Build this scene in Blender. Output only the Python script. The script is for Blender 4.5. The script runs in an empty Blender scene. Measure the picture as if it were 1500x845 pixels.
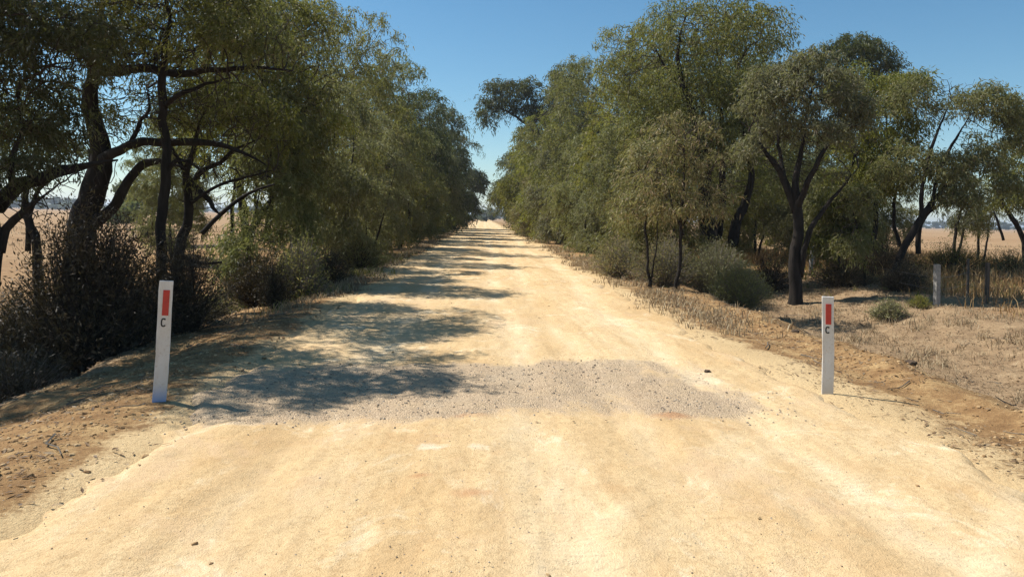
import bpy, math, random
import numpy as np
from mathutils import Matrix, Vector
S = bpy.context.scene
COL = S.collection
PI = math.pi
rng = np.random.default_rng(7)

# ------------------------------------------------------------------ camera
F_PX = 1090.0                       # focal length in pixels of the 1500 px wide photograph
CX, CY = 750.0, 318.9
CAM = np.array([0.0, 0.0, 1.57])
YAW, ROLL = math.radians(2.2), math.radians(1.27)
FW = np.array([math.sin(YAW), math.cos(YAW), 0.0])
RT0 = np.array([math.cos(YAW), -math.sin(YAW), 0.0])
UP0 = np.array([0.0, 0.0, 1.0])
RT = RT0 * math.cos(ROLL) + UP0 * math.sin(ROLL)
UP = UP0 * math.cos(ROLL) - RT0 * math.sin(ROLL)
cam_d = bpy.data.cameras.new('camera')
cam = bpy.data.objects.new('camera', cam_d)
COL.objects.link(cam)
cam.matrix_world = Matrix(((RT[0], UP[0], -FW[0], CAM[0]), (RT[1], UP[1], -FW[1], CAM[1]),
                           (RT[2], UP[2], -FW[2], CAM[2]), (0, 0, 0, 1)))
cam_d.sensor_width = 36.0
cam_d.lens = 36.0 * F_PX / 1500.0
cam_d.shift_y = -(422.5 - CY) / 1500.0
cam_d.clip_start = 0.05
cam_d.clip_end = 20000
S.camera = cam

# ------------------------------------------------------------------ sky, sun, exposure
SUN_EL, SUN_AZ = 52.0, 292.0        # azimuth clockwise from +Y
w = bpy.data.worlds.new("World"); S.world = w; w.use_nodes = True
nt = w.node_tree
sky = nt.nodes.new('ShaderNodeTexSky'); sky.sky_type = 'NISHITA'; sky.sun_disc = False
sky.sun_elevation = math.radians(SUN_EL); sky.sun_rotation = math.radians(SUN_AZ)
sky.air_density = 1.0; sky.dust_density = 0.05; sky.ozone_density = 2.5
bg = nt.nodes['Background']; hs = nt.nodes.new('ShaderNodeHueSaturation'); hs.inputs['Hue'].default_value = .492; hs.inputs['Saturation'].default_value = 1.18
nt.links.new(sky.outputs[0], hs.inputs['Color']); tn_ = nt.nodes.new('ShaderNodeMix'); tn_.data_type = 'RGBA'; tn_.blend_type = 'MULTIPLY'; tn_.inputs[0].default_value = 1.0
tn_.inputs[7].default_value = (.91, 1.0, 1.01, 1)
nt.links.new(hs.outputs[0], tn_.inputs[6]); nt.links.new(tn_.outputs[2], bg.inputs[0]); bg.inputs[1].default_value = 0.080
sl = bpy.data.lights.new('sun', 'SUN'); sl.energy = 5.0; sl.angle = math.radians(0.53); sl.color = (1.0, 0.985, 0.93)
so = bpy.data.objects.new('sun', sl); COL.objects.link(so)
a_ = math.radians(SUN_AZ); e_ = math.radians(SUN_EL)
SV = Vector((math.sin(a_) * math.cos(e_), math.cos(a_) * math.cos(e_), math.sin(e_)))
so.rotation_euler = SV.to_track_quat('Z', 'Y').to_euler(); so.location = (-20, 10, 30)
S.view_settings.view_transform = 'Standard'; S.view_settings.look = 'None'
S.view_settings.exposure = 0.55; S.view_settings.gamma = 1.0
S.render.engine = 'CYCLES'
S.cycles.use_denoising = True; S.cycles.denoising_input_passes = 'RGB_ALBEDO_NORMAL'; S.cycles.denoising_prefilter = 'NONE'; S.cycles.volume_bounces = 0
S.cycles.max_bounces = 6; S.cycles.diffuse_bounces = 3; S.cycles.glossy_bounces = 2
S.cycles.transmission_bounces = 3; S.cycles.transparent_max_bounces = 4

# ------------------------------------------------------------------ pixel helpers: a ray of the photograph, followed to a distance or to the ground
def P(px, py, d):
    return CAM + d * (FW + (px - CX) / F_PX * RT - (py - CY) / F_PX * UP)
def G(px, py, z=0.0):
    r = FW + (px - CX) / F_PX * RT - (py - CY) / F_PX * UP
    return CAM + r * ((z - CAM[2]) / r[2])

# ------------------------------------------------------------------ noise in numpy
def _hash(ix, iy, seed):
    n = (ix.astype(np.int64) * 374761393 + iy.astype(np.int64) * 668265263 + seed * 974711) & 0x7fffffff
    n = ((n ^ (n >> 13)) * 1274126177) & 0x7fffffff
    return ((n ^ (n >> 16)) & 0xffff) / 65535.0
def vnoise(x, y, seed=0):
    x = np.asarray(x, float); y = np.asarray(y, float)
    ix = np.floor(x); iy = np.floor(y); fx = x - ix; fy = y - iy
    fx = fx * fx * (3 - 2 * fx); fy = fy * fy * (3 - 2 * fy)
    a = _hash(ix, iy, seed); b = _hash(ix + 1, iy, seed); c = _hash(ix, iy + 1, seed); d = _hash(ix + 1, iy + 1, seed)
    return (a * (1 - fx) + b * fx) * (1 - fy) + (c * (1 - fx) + d * fx) * fy
def fbm(x, y, o=4, seed=0):
    s = 0; a = 0.5; t = 0
    for k in range(o):
        s = s + a * vnoise(x, y, seed + k * 17); t += a; a *= 0.5; x = x * 2.03 + 5.3; y = y * 2.03 + 1.7
    return s / t
def sst(a, b, x):
    t = np.clip((x - a) / (b - a), 0, 1); return t * t * (3 - 2 * t)

# ------------------------------------------------------------------ terrain
def road_edges(y):
    y = np.asarray(y, float)
    n = fbm(y * 0.5, y * 0 + 3.3, 4, 5) - 0.5
    n2 = fbm(y * 0.5, y * 0 + 9.1, 4, 6) - 0.5
    wl = -2.50 + .33 * sst(6.6, 4.8, y) + n * 0.9
    wr = 3.1 + 0.35 * sst(8, 4.5, y) + n2 * 0.7
    return wl, wr
def height(x, y):
    x = np.asarray(x, float); y = np.asarray(y, float)
    al = 0.45 + 0.55 * sst(24, 15, y)
    al = al * (1 - 0.75 * sst(3.6, 0.5, y))
    L = -0.26 * sst(-2.7, -4.4, x) - 1.0 * sst(-4.3, -6.0, x) + 1.08 * sst(-7.3, -11, x)
    ar = 0.4 + 0.6 * sst(26, 12, y)
    R = (-0.05 * sst(3.4, 4.3, x) - 0.55 * sst(4.6, 6.4, x) + 0.47 * sst(7.2, 10.0, x)
         + 0.10 * np.exp(-((x - 4.55 - 0.25 * (vnoise(y * .7, y * 0, 31) - .5)) / 0.30) ** 2) * sst(24, 11, y))
    h = L * al + R * ar
    d = np.maximum(np.maximum(-2.7 - x, x - 3.2), 0)
    amp = sst(0.0, 1.5, d)
    far = 1 - 0.0 * y
    h = h + amp * ((fbm(x * 0.8, y * 0.8, 3, 1) - .5) * 0.18 + (fbm(x * 3.4, y * 3.4, 3, 2) - .5) * .13 * sst(40, 15, y)) * far
    h = h + sst(60, 300, np.abs(x)) * (fbm(x * .004, y * .004, 2, 8) - .5) * 1.5
    h = h - 0.4 * sst(100, 400, y) * sst(20, 60, np.abs(x)) * 0
    return h

def mesh_np(name, V, faces, mat=None, smooth=False, attrs=None):
    """faces: list of (n,k) int arrays"""
    me = bpy.data.meshes.new(name)
    V = np.ascontiguousarray(V, dtype=np.float32)
    me.vertices.add(len(V)); me.vertices.foreach_set('co', V.ravel())
    loops = np.concatenate([f.ravel() for f in faces]).astype(np.int32)
    sizes = np.concatenate([np.full(len(f), f.shape[1], np.int32) for f in faces])
    starts = np.concatenate([[0], np.cumsum(sizes)[:-1]]).astype(np.int32)
    me.loops.add(len(loops)); me.loops.foreach_set('vertex_index', loops)
    me.polygons.add(len(sizes)); me.polygons.foreach_set('loop_start', starts)
    me.polygons.foreach_set('use_smooth', np.full(len(sizes), smooth, bool))
    for k, v in (attrs or {}).items():
        v = np.ascontiguousarray(v, dtype=np.float32)
        if v.ndim == 1:
            at = me.attributes.new(k, 'FLOAT', 'POINT'); at.data.foreach_set('value', v)
        else:
            at = me.attributes.new(k, 'FLOAT_COLOR', 'POINT'); at.data.foreach_set('color', v.ravel())
    if mat: me.materials.append(mat)
    me.update(calc_edges=True)
    return me
def link(name, me, parent=None, kind=None, loc=None):
    o = bpy.data.objects.new(name, me); COL.objects.link(o)
    if parent is not None: o.parent = parent
    if kind: o['kind'] = kind
    if loc is not None: o.location = loc
    return o
def thing(name, label, cat, loc=(0, 0, 0), rotz=0.0, group=None):
    o = bpy.data.objects.new(name, None); COL.objects.link(o)
    o.empty_display_size = 0.2
    o.location = [float(v) for v in loc]; o.rotation_euler = (0, 0, rotz); o['label'] = label; o['category'] = cat
    if group: o['group'] = group
    return o

# ------------------------------------------------------------------ materials
class NT:
    def __init__(s, name):
        s.m = bpy.data.materials.new(name); s.m.use_nodes = True; s.t = s.m.node_tree
        s.b = s.t.nodes['Principled BSDF']; s.out = s.t.nodes['Material Output']
    def n(s, typ, **kw):
        nd = s.t.nodes.new(typ)
        for k, v in kw.items(): setattr(nd, k, v)
        return nd
    def l(s, a, b): s.t.links.new(a, b)
    def noise(s, scale, detail=4, rough=0.55, vec=None, dist=0.0):
        nd = s.n('ShaderNodeTexNoise'); nd.inputs['Scale'].default_value = scale
        nd.inputs['Detail'].default_value = detail; nd.inputs['Roughness'].default_value = rough
        nd.inputs['Distortion'].default_value = dist
        if vec is not None: s.l(vec, nd.inputs['Vector'])
        return nd.outputs['Fac']
    def ramp(s, fac, stops):
        nd = s.n('ShaderNodeValToRGB'); cr = nd.color_ramp
        while len(cr.elements) < len(stops): cr.elements.new(0.5)
        for e, (p, c) in zip(cr.elements, stops):
            e.position = p; e.color = (c, c, c, 1) if isinstance(c, (int, float)) else (*c, 1)
        s.l(fac, nd.inputs[0]); return nd.outputs[0]
    def mix(s, fac, a, b, mode='MIX'):
        nd = s.n('ShaderNodeMix', data_type='RGBA', blend_type=mode)
        for sock, v in ((nd.inputs[0], fac), (nd.inputs[6], a), (nd.inputs[7], b)):
            if hasattr(v, 'node'): s.l(v, sock)
            elif isinstance(v, (int, float)): sock.default_value = v
            else: sock.default_value = (*v, 1)
        return nd.outputs[2]
    def math(s, op, a, b=0.0, clamp=False):
        nd = s.n('ShaderNodeMath', operation=op); nd.use_clamp = clamp
        for sock, v in ((nd.inputs[0], a), (nd.inputs[1], b)):
            if hasattr(v, 'node'): s.l(v, sock)
            else: sock.default_value = v
        return nd.outputs[0]
    def coord(s, which='Object'): return s.n('ShaderNodeTexCoord').outputs[which]
    def mapping(s, vec, scale=(1, 1, 1)):
        nd = s.n('ShaderNodeMapping'); s.l(vec, nd.inputs[0]); nd.inputs['Scale'].default_value = scale; return nd.outputs[0]
    def bump(s, h, strength, dist=0.02):
        nd = s.n('ShaderNodeBump'); s.l(h, nd.inputs['Height']); nd.inputs['Strength'].default_value = strength
        nd.inputs['Distance'].default_value = dist; s.l(nd.outputs[0], s.b.inputs['Normal'])

def leaf_mat(name, c_dark, c_mid, c_dry, clump_scale=0.9, transl=0.46, dry=0.12, glint_add=.03):
    k = NT(name)
    at = k.n('ShaderNodeAttribute', attribute_name='tint').outputs['Fac']
    geo = k.n('ShaderNodeNewGeometry').outputs['Position']
    cl = k.ramp(k.noise(clump_scale, 3, 0.6, geo), [(0.32, 0.0), (0.68, 1.0)])
    f = k.math('ADD', k.math('MULTIPLY', at, 0.60), k.math('MULTIPLY', cl, 0.40))
    col = k.mix(f, c_dark, c_mid)
    dr = k.ramp(at, [(1 - dry - 0.02, 0.0), (1 - dry + 0.02, 1.0)])
    col = k.mix(k.math('MULTIPLY', dr, 0.8), col, c_dry)
    pale = k.ramp(k.math('FRACT', k.math('MULTIPLY', at, 7.3)), [(.80, 0.), (.90, .55)])  # some leaves lightened at random: glints of glossy foliage painted into the colour
    col = k.mix(pale, col, tuple(v * (1 + glint_add * 8) + glint_add for v in c_mid))
    oi = k.n('ShaderNodeObjectInfo').outputs['Random']
    hv = k.n('ShaderNodeHueSaturation'); k.l(col, hv.inputs['Color'])
    k.l(k.math('ADD', k.math('MULTIPLY', oi, .035), .482), hv.inputs['Hue'])
    k.l(k.math('ADD', k.math('MULTIPLY', k.math('FRACT', k.math('MULTIPLY', oi, 7.7)), .42), 1.02), hv.inputs['Value'])
    k.l(k.math('ADD', k.math('MULTIPLY', k.math('FRACT', k.math('MULTIPLY', oi, 3.1)), .28), .78), hv.inputs['Saturation'])
    col = hv.outputs[0]
    k.l(col, k.b.inputs['Base Color'])
    k.b.inputs['Roughness'].default_value = 0.52
    k.b.inputs['Specular IOR Level'].default_value = 0.22
    tr = k.n('ShaderNodeBsdfTranslucent')
    k.l(k.mix(0.5, col, (c_mid[0] * 1.2, c_mid[1] * 1.25, c_mid[2] * .6)), tr.inputs[0])
    ms = k.n('ShaderNodeMixShader'); ms.inputs[0].default_value = transl
    k.l(k.b.outputs[0], ms.inputs[1]); k.l(tr.outputs[0], ms.inputs[2]); k.l(ms.outputs[0], k.out.inputs[0])
    return k.m
M = {}
M['olive'] = leaf_mat('leaf_olive', (.068, .072, .016), (.190, .184, .034), (.22, .16, .07))
M['shade'] = leaf_mat('leaf_olive_shaded', (.048, .052, .013), (.130, .128, .027), (.18, .13, .06))  # olive again, darkened: the near left crowns' shade put into the colour
M['yellow'] = leaf_mat('leaf_yellow_green', (.088, .094, .016), (.215, .205, .030), (.26, .19, .08))
M['grey'] = leaf_mat('leaf_grey_green', (.076, .080, .030), (.205, .198, .078), (.25, .20, .12))
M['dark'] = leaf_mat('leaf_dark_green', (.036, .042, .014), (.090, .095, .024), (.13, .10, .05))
M['brown'] = leaf_mat('leaf_brownish', (.090, .088, .028), (.215, .198, .064), (.30, .20, .10), dry=.25)
M['shrub'] = leaf_mat('leaf_broom', (.105, .100, .036), (.230, .212, .078), (.30, .23, .12), dry=.2, transl=.2)
M['scrub'] = leaf_mat('leaf_scrub', (.034, .026, .012), (.084, .063, .028), (.14, .10, .055), dry=.12, transl=.2, glint_add=.004)
M['far'] = leaf_mat('leaf_far', (.050, .060, .030), (.090, .105, .050), (.11, .10, .06), clump_scale=.3)

def grass_mat(name, c0, c1, c2):
    k = NT(name)
    at = k.n('ShaderNodeAttribute', attribute_name='tint').outputs['Fac']
    col = k.ramp(at, [(0.0, c0), (0.5, c1), (1.0, c2)])
    k.l(col, k.b.inputs['Base Color']); k.b.inputs['Roughness'].default_value = .6
    k.b.inputs['Specular IOR Level'].default_value = .25
    tr = k.n('ShaderNodeBsdfTranslucent'); k.l(col, tr.inputs[0])
    ms = k.n('ShaderNodeMixShader'); ms.inputs[0].default_value = .25
    k.l(k.b.outputs[0], ms.inputs[1]); k.l(tr.outputs[0], ms.inputs[2]); k.l(ms.outputs[0], k.out.inputs[0])
    return k.m
M['straw'] = grass_mat('straw_grass', (.20, .13, .075), (.36, .265, .15), (.50, .40, .25))
M['gold'] = grass_mat('gold_grass', (.22, .12, .05), (.36, .22, .09), (.46, .32, .15))
M['green_grass'] = grass_mat('green_grass', (.10, .11, .025), (.19, .19, .04), (.33, .27, .10))
M['litter'] = grass_mat('leaf_litter', (.10, .06, .035), (.24, .15, .08), (.40, .29, .17))

def bark_mat(name, c0, c1, scale=9):
    k = NT(name)
    ob = k.coord('Object')
    n1 = k.noise(scale, 6, .65, k.mapping(ob, (1, 1, .22)), .6)
    n2 = k.noise(2.2, 3, .6, ob)
    f = k.ramp(n1, [(.30, 0.), (.72, 1.)])
    col = k.mix(f, c0, c1)
    col = k.mix(k.math('MULTIPLY', k.ramp(n2, [(.45, 0.), (.7, 1.)]), .4), col, (c1[0] * 1.3, c1[1] * 1.2, c1[2] * 1.1))
    k.l(col, k.b.inputs['Base Color']); k.b.inputs['Roughness'].default_value = .9
    k.b.inputs['Specular IOR Level'].default_value = .15
    k.bump(n1, .9, .03)
    return k.m
M['bark'] = bark_mat('bark_dark', (.010, .008, .0065), (.036, .029, .024))
M['bark_grey'] = bark_mat('bark_grey', (.06, .05, .042), (.19, .165, .14))
M['twig'] = bark_mat('twig_bark', (.022, .017, .013), (.070, .053, .041), 20)
M['twig_grey'] = bark_mat('twig_grey_bark', (.09, .075, .06), (.21, .18, .145), 20)

# earth colours of the ground: masks r sand, g litter/clay, b drain soil, a field
def ground_mat():
    k = NT('ground_earth')
    at = k.n('ShaderNodeAttribute', attribute_name='mask')
    sp = k.n('ShaderNodeSeparateColor'); k.l(at.outputs['Color'], sp.inputs[0])
    ob = k.coord('Object')
    n_big = k.noise(.55, 5, .6, ob); n_mid = k.noise(3.2, 6, .65, ob); n_fine = k.noise(28, 6, .7, ob)
    n_tiny = k.noise(110, 3, .6, ob)
    field = k.ramp(k.noise(.09, 5, .6, k.mapping(ob, (.25, 1.6, 1))), [(.3, (.275, .170, .092)), (.5, (.335, .220, .125)), (.7, (.40, .28, .17))])
    field = k.mix(k.ramp(n_mid, [(.42, .0), (.62, .45)]), field, (.22, .14, .08))
    litter = k.ramp(n_mid, [(.30, (.17, .098, .048)), (.48, (.33, .205, .10)), (.66, (.51, .36, .185))])
    litter = k.mix(k.ramp(n_fine, [(.40, .65), (.62, 0.)]), litter, (.20, .115, .055))
    drain = k.ramp(n_mid, [(.3, (.205, .138, .085)), (.52, (.33, .232, .142)), (.75, (.44, .33, .21))])
    drain = k.mix(k.ramp(n_fine, [(.42, .5), (.6, 0.)]), drain, (.19, .13, .08))
    sand = k.ramp(n_big, [(.3, (.50, .36, .20)), (.55, (.585, .44, .255)), (.75, (.63, .49, .30))])
    sand = k.mix(k.ramp(n_fine, [(.35, .35), (.55, 0.)]), sand, (.36, .23, .12))
    jit = k.math('MULTIPLY', k.math('SUBTRACT', k.math('ADD', k.math('MULTIPLY', n_mid, .6), k.math('MULTIPLY', n_fine, .4)), .5), 1.6)
    def msk(s): return k.ramp(k.math('ADD', s, k.math('MULTIPLY', jit, 1.0)), [(.35, 0.), (.65, 1.)])
    col = k.mix(msk(sp.outputs[1]), field, litter)
    col = k.mix(msk(sp.outputs[2]), col, drain)
    col = k.mix(msk(sp.outputs[0]), col, sand)
    col = k.mix(1.0, col, (1.0, .945, .86), 'MULTIPLY')
    k.l(col, k.b.inputs['Base Color']); k.b.inputs['Roughness'].default_value = .95
    k.b.inputs['Specular IOR Level'].default_value = .1
    hh = k.math('ADD', k.math('MULTIPLY', n_fine, .7), k.math('MULTIPLY', n_tiny, .3))
    k.bump(hh, .8, .04)
    return k.m
def road_mat():
    k = NT('road_sand')
    at = k.n('ShaderNodeAttribute', attribute_name='mask')
    sp = k.n('ShaderNodeSeparateColor'); k.l(at.outputs['Color'], sp.inputs[0])
    ob = k.coord('Object')
    n_big = k.noise(.6, 5, .6, k.mapping(ob, (1.3, .45, 1)))
    n_mid = k.noise(2.6, 6, .65, k.mapping(ob, (1.6, .6, 1)))
    n_fine = k.noise(22, 6, .7, ob); n_tiny = k.noise(120, 3, .65, ob)
    streak = k.noise(1.0, 5, .65, k.mapping(ob, (9, .35, 1)), .4)
    sand = k.ramp(n_big, [(.28, (.53, .355, .175)), (.5, (.66, .485, .275)), (.72, (.73, .575, .36))])
    sand = k.mix(k.ramp(streak, [(.36, .38), (.56, 0.)]), sand, (.48, .325, .175))
    sand = k.mix(k.ramp(n_mid, [(.60, .0), (.74, .6)]), sand, (.76, .65, .47))
    sand = k.mix(k.ramp(n_fine, [(.36, .5), (.50, 0.)]), sand, (.40, .26, .13))
    sand = k.mix(k.ramp(k.noise(1.3, 5, .7, k.mapping(ob, (1, 1, 1))), [(.56, 0.), (.74, .6)]), sand, (.50, .30, .145))
    sand = k.mix(k.ramp(k.noise(75, 4, .7, ob), [(.36, .55), (.46, 0.)]), sand, (.36, .245, .13))
    v2 = k.n('ShaderNodeTexVoronoi'); v2.inputs['Scale'].default_value = 16; k.l(ob, v2.inputs['Vector'])
    sand = k.mix(k.ramp(v2.outputs['Distance'], [(.05, .5), (.11, 0.)]), sand, (.30, .20, .12))
    tr_ = k.math('MULTIPLY', at.outputs['Alpha'], k.ramp(n_mid, [(.36, .25), (.6, 1.)]))
    sand = k.mix(k.math('MULTIPLY', tr_, .72), sand, (.77, .63, .43))
    lo = k.math('MULTIPLY', k.math('SUBTRACT', 1.0, at.outputs['Alpha']), k.ramp(k.noise(1.7, 6, .7, k.mapping(ob, (1.2, .7, 1)), .8), [(.49, 0.), (.63, .45)]))
    sand = k.mix(lo, sand, (.52, .345, .175))
    pk = k.ramp(k.noise(.9, 6, .7, k.mapping(ob, (1, .8, 1)), .5), [(.54, 0.), (.66, .5)])
    sand = k.mix(pk, sand, (.62, .445, .29))
    wp = k.ramp(k.noise(1.1, 7, .72, k.mapping(ob, (1.3, 1.0, 1.7)), .6), [(.56, 0.), (.66, .65)])
    sand = k.mix(wp, sand, (.80, .69, .50))
    cr_ = k.ramp(k.noise(9, 8, .75, k.mapping(ob, (1, .6, 1)), 1.2), [(.48, 0.), (.5, .5), (.52, 0.)])
    sand = k.mix(k.math('MULTIPLY', cr_, .6), sand, (.38, .26, .14))
    vo = k.n('ShaderNodeTexVoronoi'); vo.inputs['Scale'].default_value = 85; k.l(ob, vo.inputs['Vector'])
    gv = k.n('ShaderNodeSeparateColor'); k.l(vo.outputs['Color'], gv.inputs[0])
    grav = k.ramp(gv.outputs[0], [(0.0, (.31, .232, .168)), (.5, (.455, .35, .252)), (1.0, (.57, .455, .335))])
    grav = k.mix(k.ramp(k.noise(4, 5, .65, ob), [(.46, 0.), (.70, .6)]), grav, (.52, .40, .27))
    jit = k.math('MULTIPLY', k.math('SUBTRACT', k.math('ADD', k.math('MULTIPLY', n_mid, .6), k.math('MULTIPLY', n_fine, .4)), .5), 1.5)
    gm = k.ramp(k.math('ADD', sp.outputs[0], jit), [(.35, 0.), (.62, 1.)])
    col = k.mix(k.math('MULTIPLY', gm, .80), sand, grav)
    white = k.ramp(k.math('ADD', k.math('MULTIPLY', sp.outputs[1], .8), jit), [(.42, 0.), (.9, .8)])
    col = k.mix(white, col, (.77, .68, .54))
    red = k.ramp(k.math('ADD', sp.outputs[2], jit), [(.42, 0.), (.85, .75)])
    col = k.mix(red, col, (.46, .25, .13))
    col = k.mix(1.0, col, (1.0, .95, .88), 'MULTIPLY')
    k.l(col, k.b.inputs['Base Color']); k.b.inputs['Roughness'].default_value = .95
    k.b.inputs['Specular IOR Level'].default_value = .1
    wv = k.n('ShaderNodeTexWave', wave_type='BANDS', bands_direction='Y'); wv.inputs['Scale'].default_value = 5.5; wv.inputs['Distortion'].default_value = 3.5
    wv.inputs['Detail'].default_value = 3; wv.inputs['Detail Scale'].default_value = 2; k.l(ob, wv.inputs['Vector'])
    n_fine = k.math('ADD', n_fine, k.math('MULTIPLY', k.math('MULTIPLY', wv.outputs['Fac'], tr_), .35))
    hh = k.math('ADD', k.math('ADD', k.math('MULTIPLY', n_fine, .5), k.math('MULTIPLY', n_tiny, .35)),
                k.math('MULTIPLY', k.math('MULTIPLY', gm, vo.outputs['Distance']), -.5))
    k.bump(hh, .75, .035)
    return k.m
M['ground'] = ground_mat(); M['road'] = road_mat()

def plain(name, c, rough=.7, nz=6, amt=.25, c2=None):
    k = NT(name); ob = k.coord('Object')
    f = k.ramp(k.noise(nz, 5, .65, ob), [(.35, 0.), (.7, 1.)])
    c2 = c2 or tuple(v * (1 - amt) for v in c)
    k.l(k.mix(f, c, c2), k.b.inputs['Base Color']); k.b.inputs['Roughness'].default_value = rough
    k.bump(k.noise(nz * 8, 4, .6, ob), .3, .004)
    return k.m
def stone_mat(name, c0, c1, c2):
    k = NT(name)
    at = k.n('ShaderNodeAttribute', attribute_name='tint').outputs['Fac']
    col = k.ramp(at, [(0., c0), (.5, c1), (1., c2)])
    ob = k.coord('Object')
    col = k.mix(k.ramp(k.noise(60, 4, .6, ob), [(.4, .35), (.6, 0.)]), col, tuple(v * .6 for v in c0))
    k.l(col, k.b.inputs['Base Color']); k.b.inputs['Roughness'].default_value = .95
    k.b.inputs['Specular IOR Level'].default_value = .12
    return k.m
M['gravel'] = stone_mat('gravel_stone', (.20, .150, .110), (.37, .290, .21), (.56, .455, .335))
M['clod'] = stone_mat('earth_clod', (.20, .115, .055), (.36, .225, .11), (.52, .36, .19))
M['dark_clod'] = stone_mat('dark_clod', (.05, .035, .025), (.09, .06, .04), (.14, .10, .065))

# ------------------------------------------------------------------ ground sheet
def geo_axis(lo_hi, step, grow, far):
    """positions from 0 outwards: even steps up to lo_hi, then growing"""
    a = list(np.arange(0, lo_hi, step)); s = step
    while a[-1] < far: s *= grow; a.append(a[-1] + s)
    return np.array(a)
xp = geo_axis(11, .13, 1.14, 6000); xs = np.concatenate([-xp[:0:-1], xp])
yf = [-60, -30, -15, -8, -4, -1] + list(np.arange(0, 1.5, .5)); y = 1.5
while y < 12000: yf.append(y); y += max(.085, .0105 * y) if y < 300 else .14 * y
ys = np.array(yf)
X, Y = np.meshgrid(xs, ys)
Z = height(X, Y)
wl, wr = road_edges(Y)
inside = np.minimum(X - wl, wr - X)
onroad = sst(-.05, .35, inside) * sst(270, 240, Y)
Zg = Z - .06 * onroad
nx, ny = len(xs), len(ys)
idx = np.arange(nx * ny).reshape(ny, nx)
quads = np.stack([idx[:-1, :-1], idx[:-1, 1:], idx[1:, 1:], idx[1:, :-1]], -1).reshape(-1, 4)
nb = fbm(X * .6, Y * .6, 4, 40) - .5
nb2 = fbm(X * .35, Y * .25, 3, 44) - .5
sandm = np.where(X > 0, sst(-1.1, .15, inside + nb * 1.3) * .85, sst(-.6, .1, inside + nb * .9) * .9)
wash = sst(3.0, 0.2, np.abs(X - 5.4 - nb2 * 2.0)) * .0
litm = np.clip(sst(-13, -6, X + nb2 * 5) * sst(2, -1, X) + sst(9.0, 4.8, X + nb2 * 1.5) * sst(0, 2, X) + sst(14, 9, np.abs(X)) * sst(18, 28, Y + nb2 * 5), 0, 1) * sst(330, 280, Y)
litm = np.maximum(litm, sst(-2.3, -2.9, X + nb * .5) * sst(-11, -8, X) * sst(60, 40, Y))
drm = sst(5.0, 5.9, X + nb * .8) * sst(11.5, 9.0, X + nb2 * 3) * sst(24, 15, Y) + .95 * sst(-4.0, -5.0, X + nb) * sst(-11, -8, X) * sst(26, 16, Y)
mask = np.stack([sandm, litm, drm, np.ones_like(X)], -1).reshape(-1, 4)
me = mesh_np('ground', np.stack([X, Y, Zg], -1).reshape(-1, 3), [quads], M['ground'], True, {'mask': mask})
link('ground', me, None, 'structure')

# ------------------------------------------------------------------ road sheet
u = np.linspace(-.06, 1.06, 170)
yr = []; y = 2.0
while y < 265: yr.append(y); y += max(.045, .0085 * y)
yr = np.array(yr)
U, Y = np.meshgrid(u, yr)
wl, wr = road_edges(Y)
X = wl + (wr - wl) * U
edge = np.minimum(X - wl, wr - X)
rag = (fbm(X * 2.5, Y * 2.5, 4, 21) - .5) * .09
def road_relief(X, Y):
    r = (fbm(X * 1.2, Y * .8, 3, 22) - .5) * .05 + (fbm(X * 7, Y * 7, 3, 23) - .5) * .022
    r = r + (fbm(X * 22, Y * 22, 2, 24) - .5) * .016 + (fbm(X * 9, Y * 2.2, 3, 27) - .5) * .014
    ruts = np.zeros_like(X)
    for rx in (-1.25, .35, 1.05, 2.2):
        ruts += -.018 * np.exp(-((X - rx - .12 * np.sin(Y * .23 + rx)) / .22) ** 2)
    r = r + ruts * sst(120, 40, Y)
    # a low furrow turned up on the left in front of the guide post
    t = X + 2.42 - (Y - 4.7) * .36
    r = r + .035 * np.exp(-(t / .05) ** 2) * sst(4.3, 4.6, Y) * sst(5.7, 5.3, Y) * (-.4 + 2.4 * fbm(X * 14, Y * 14, 3, 3))
    # cross ripples left by a machine over the gravel band
    r = r + .008 * np.sin(Y * 26 + 3 * fbm(X, Y, 2, 9)) * sst(6.4, 6.8, Y) * sst(9.2, 8.4, Y) * sst(.2, 1.2, X)
    return r
Zr = height(X, Y) + .012 + road_relief(X, Y) * sst(-.05, .5, edge) - .10 * sst(.22, -.10, edge + rag * 3) + rag * sst(.5, 0, edge)
# gravel band (backfilled trench across the road), whitish and reddish patches
gj = fbm(X * 1.4, Y * 1.4, 4, 55) - .5
gy0 = 5.62 + .22 * np.sin(X * .8 + .5) + .4 * gj; gy1 = 8.0 + .15 * np.sin(X * .9) + .10 * X + .55 * gj
gm = np.minimum(sst(-.45, .45, Y - gy0), sst(-.6, .6, gy1 - Y)) * sst(-3.6, -2.2, X) * sst(3.0, 1.9, X)
gm = gm * (.62 + .30 * sst(.35, .60, fbm(X * 1.1, Y * .8, 3, 50)))
gm2 = sst(.55, .7, fbm(X * .5, Y * .35, 3, 52)) * .42 * sst(9, 10, Y) * sst(30, 14, Y) * sst(.3, 1.3, X)
gm = np.maximum(gm, gm2)
def spot(cx, cy, rx, ry): return np.exp(-((X - cx) / rx) ** 2 - ((Y - cy) / ry) ** 2)
def gspot(px, py, rx, ry):
    g = G(px, py); return spot(g[0], g[1], rx, ry)
wm = gspot(632, 658, .16, .12) + gspot(700, 660, .12, .10) * .7 + gspot(860, 690, .35, .25) * .45 + gspot(1010, 650, .30, .2) * .45 + gspot(720, 450, .8, .9) * .35
rm = gspot(985, 612, .20, .12) + gspot(690, 612, .25, .10) * .7 + gspot(615, 700, .10, .06) + gspot(690, 728, .16, .10) * .8 + gspot(1060, 630, .25, .08) * .7 + gspot(550, 730, .25, .1) * .3
trk = np.zeros_like(X)
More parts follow.
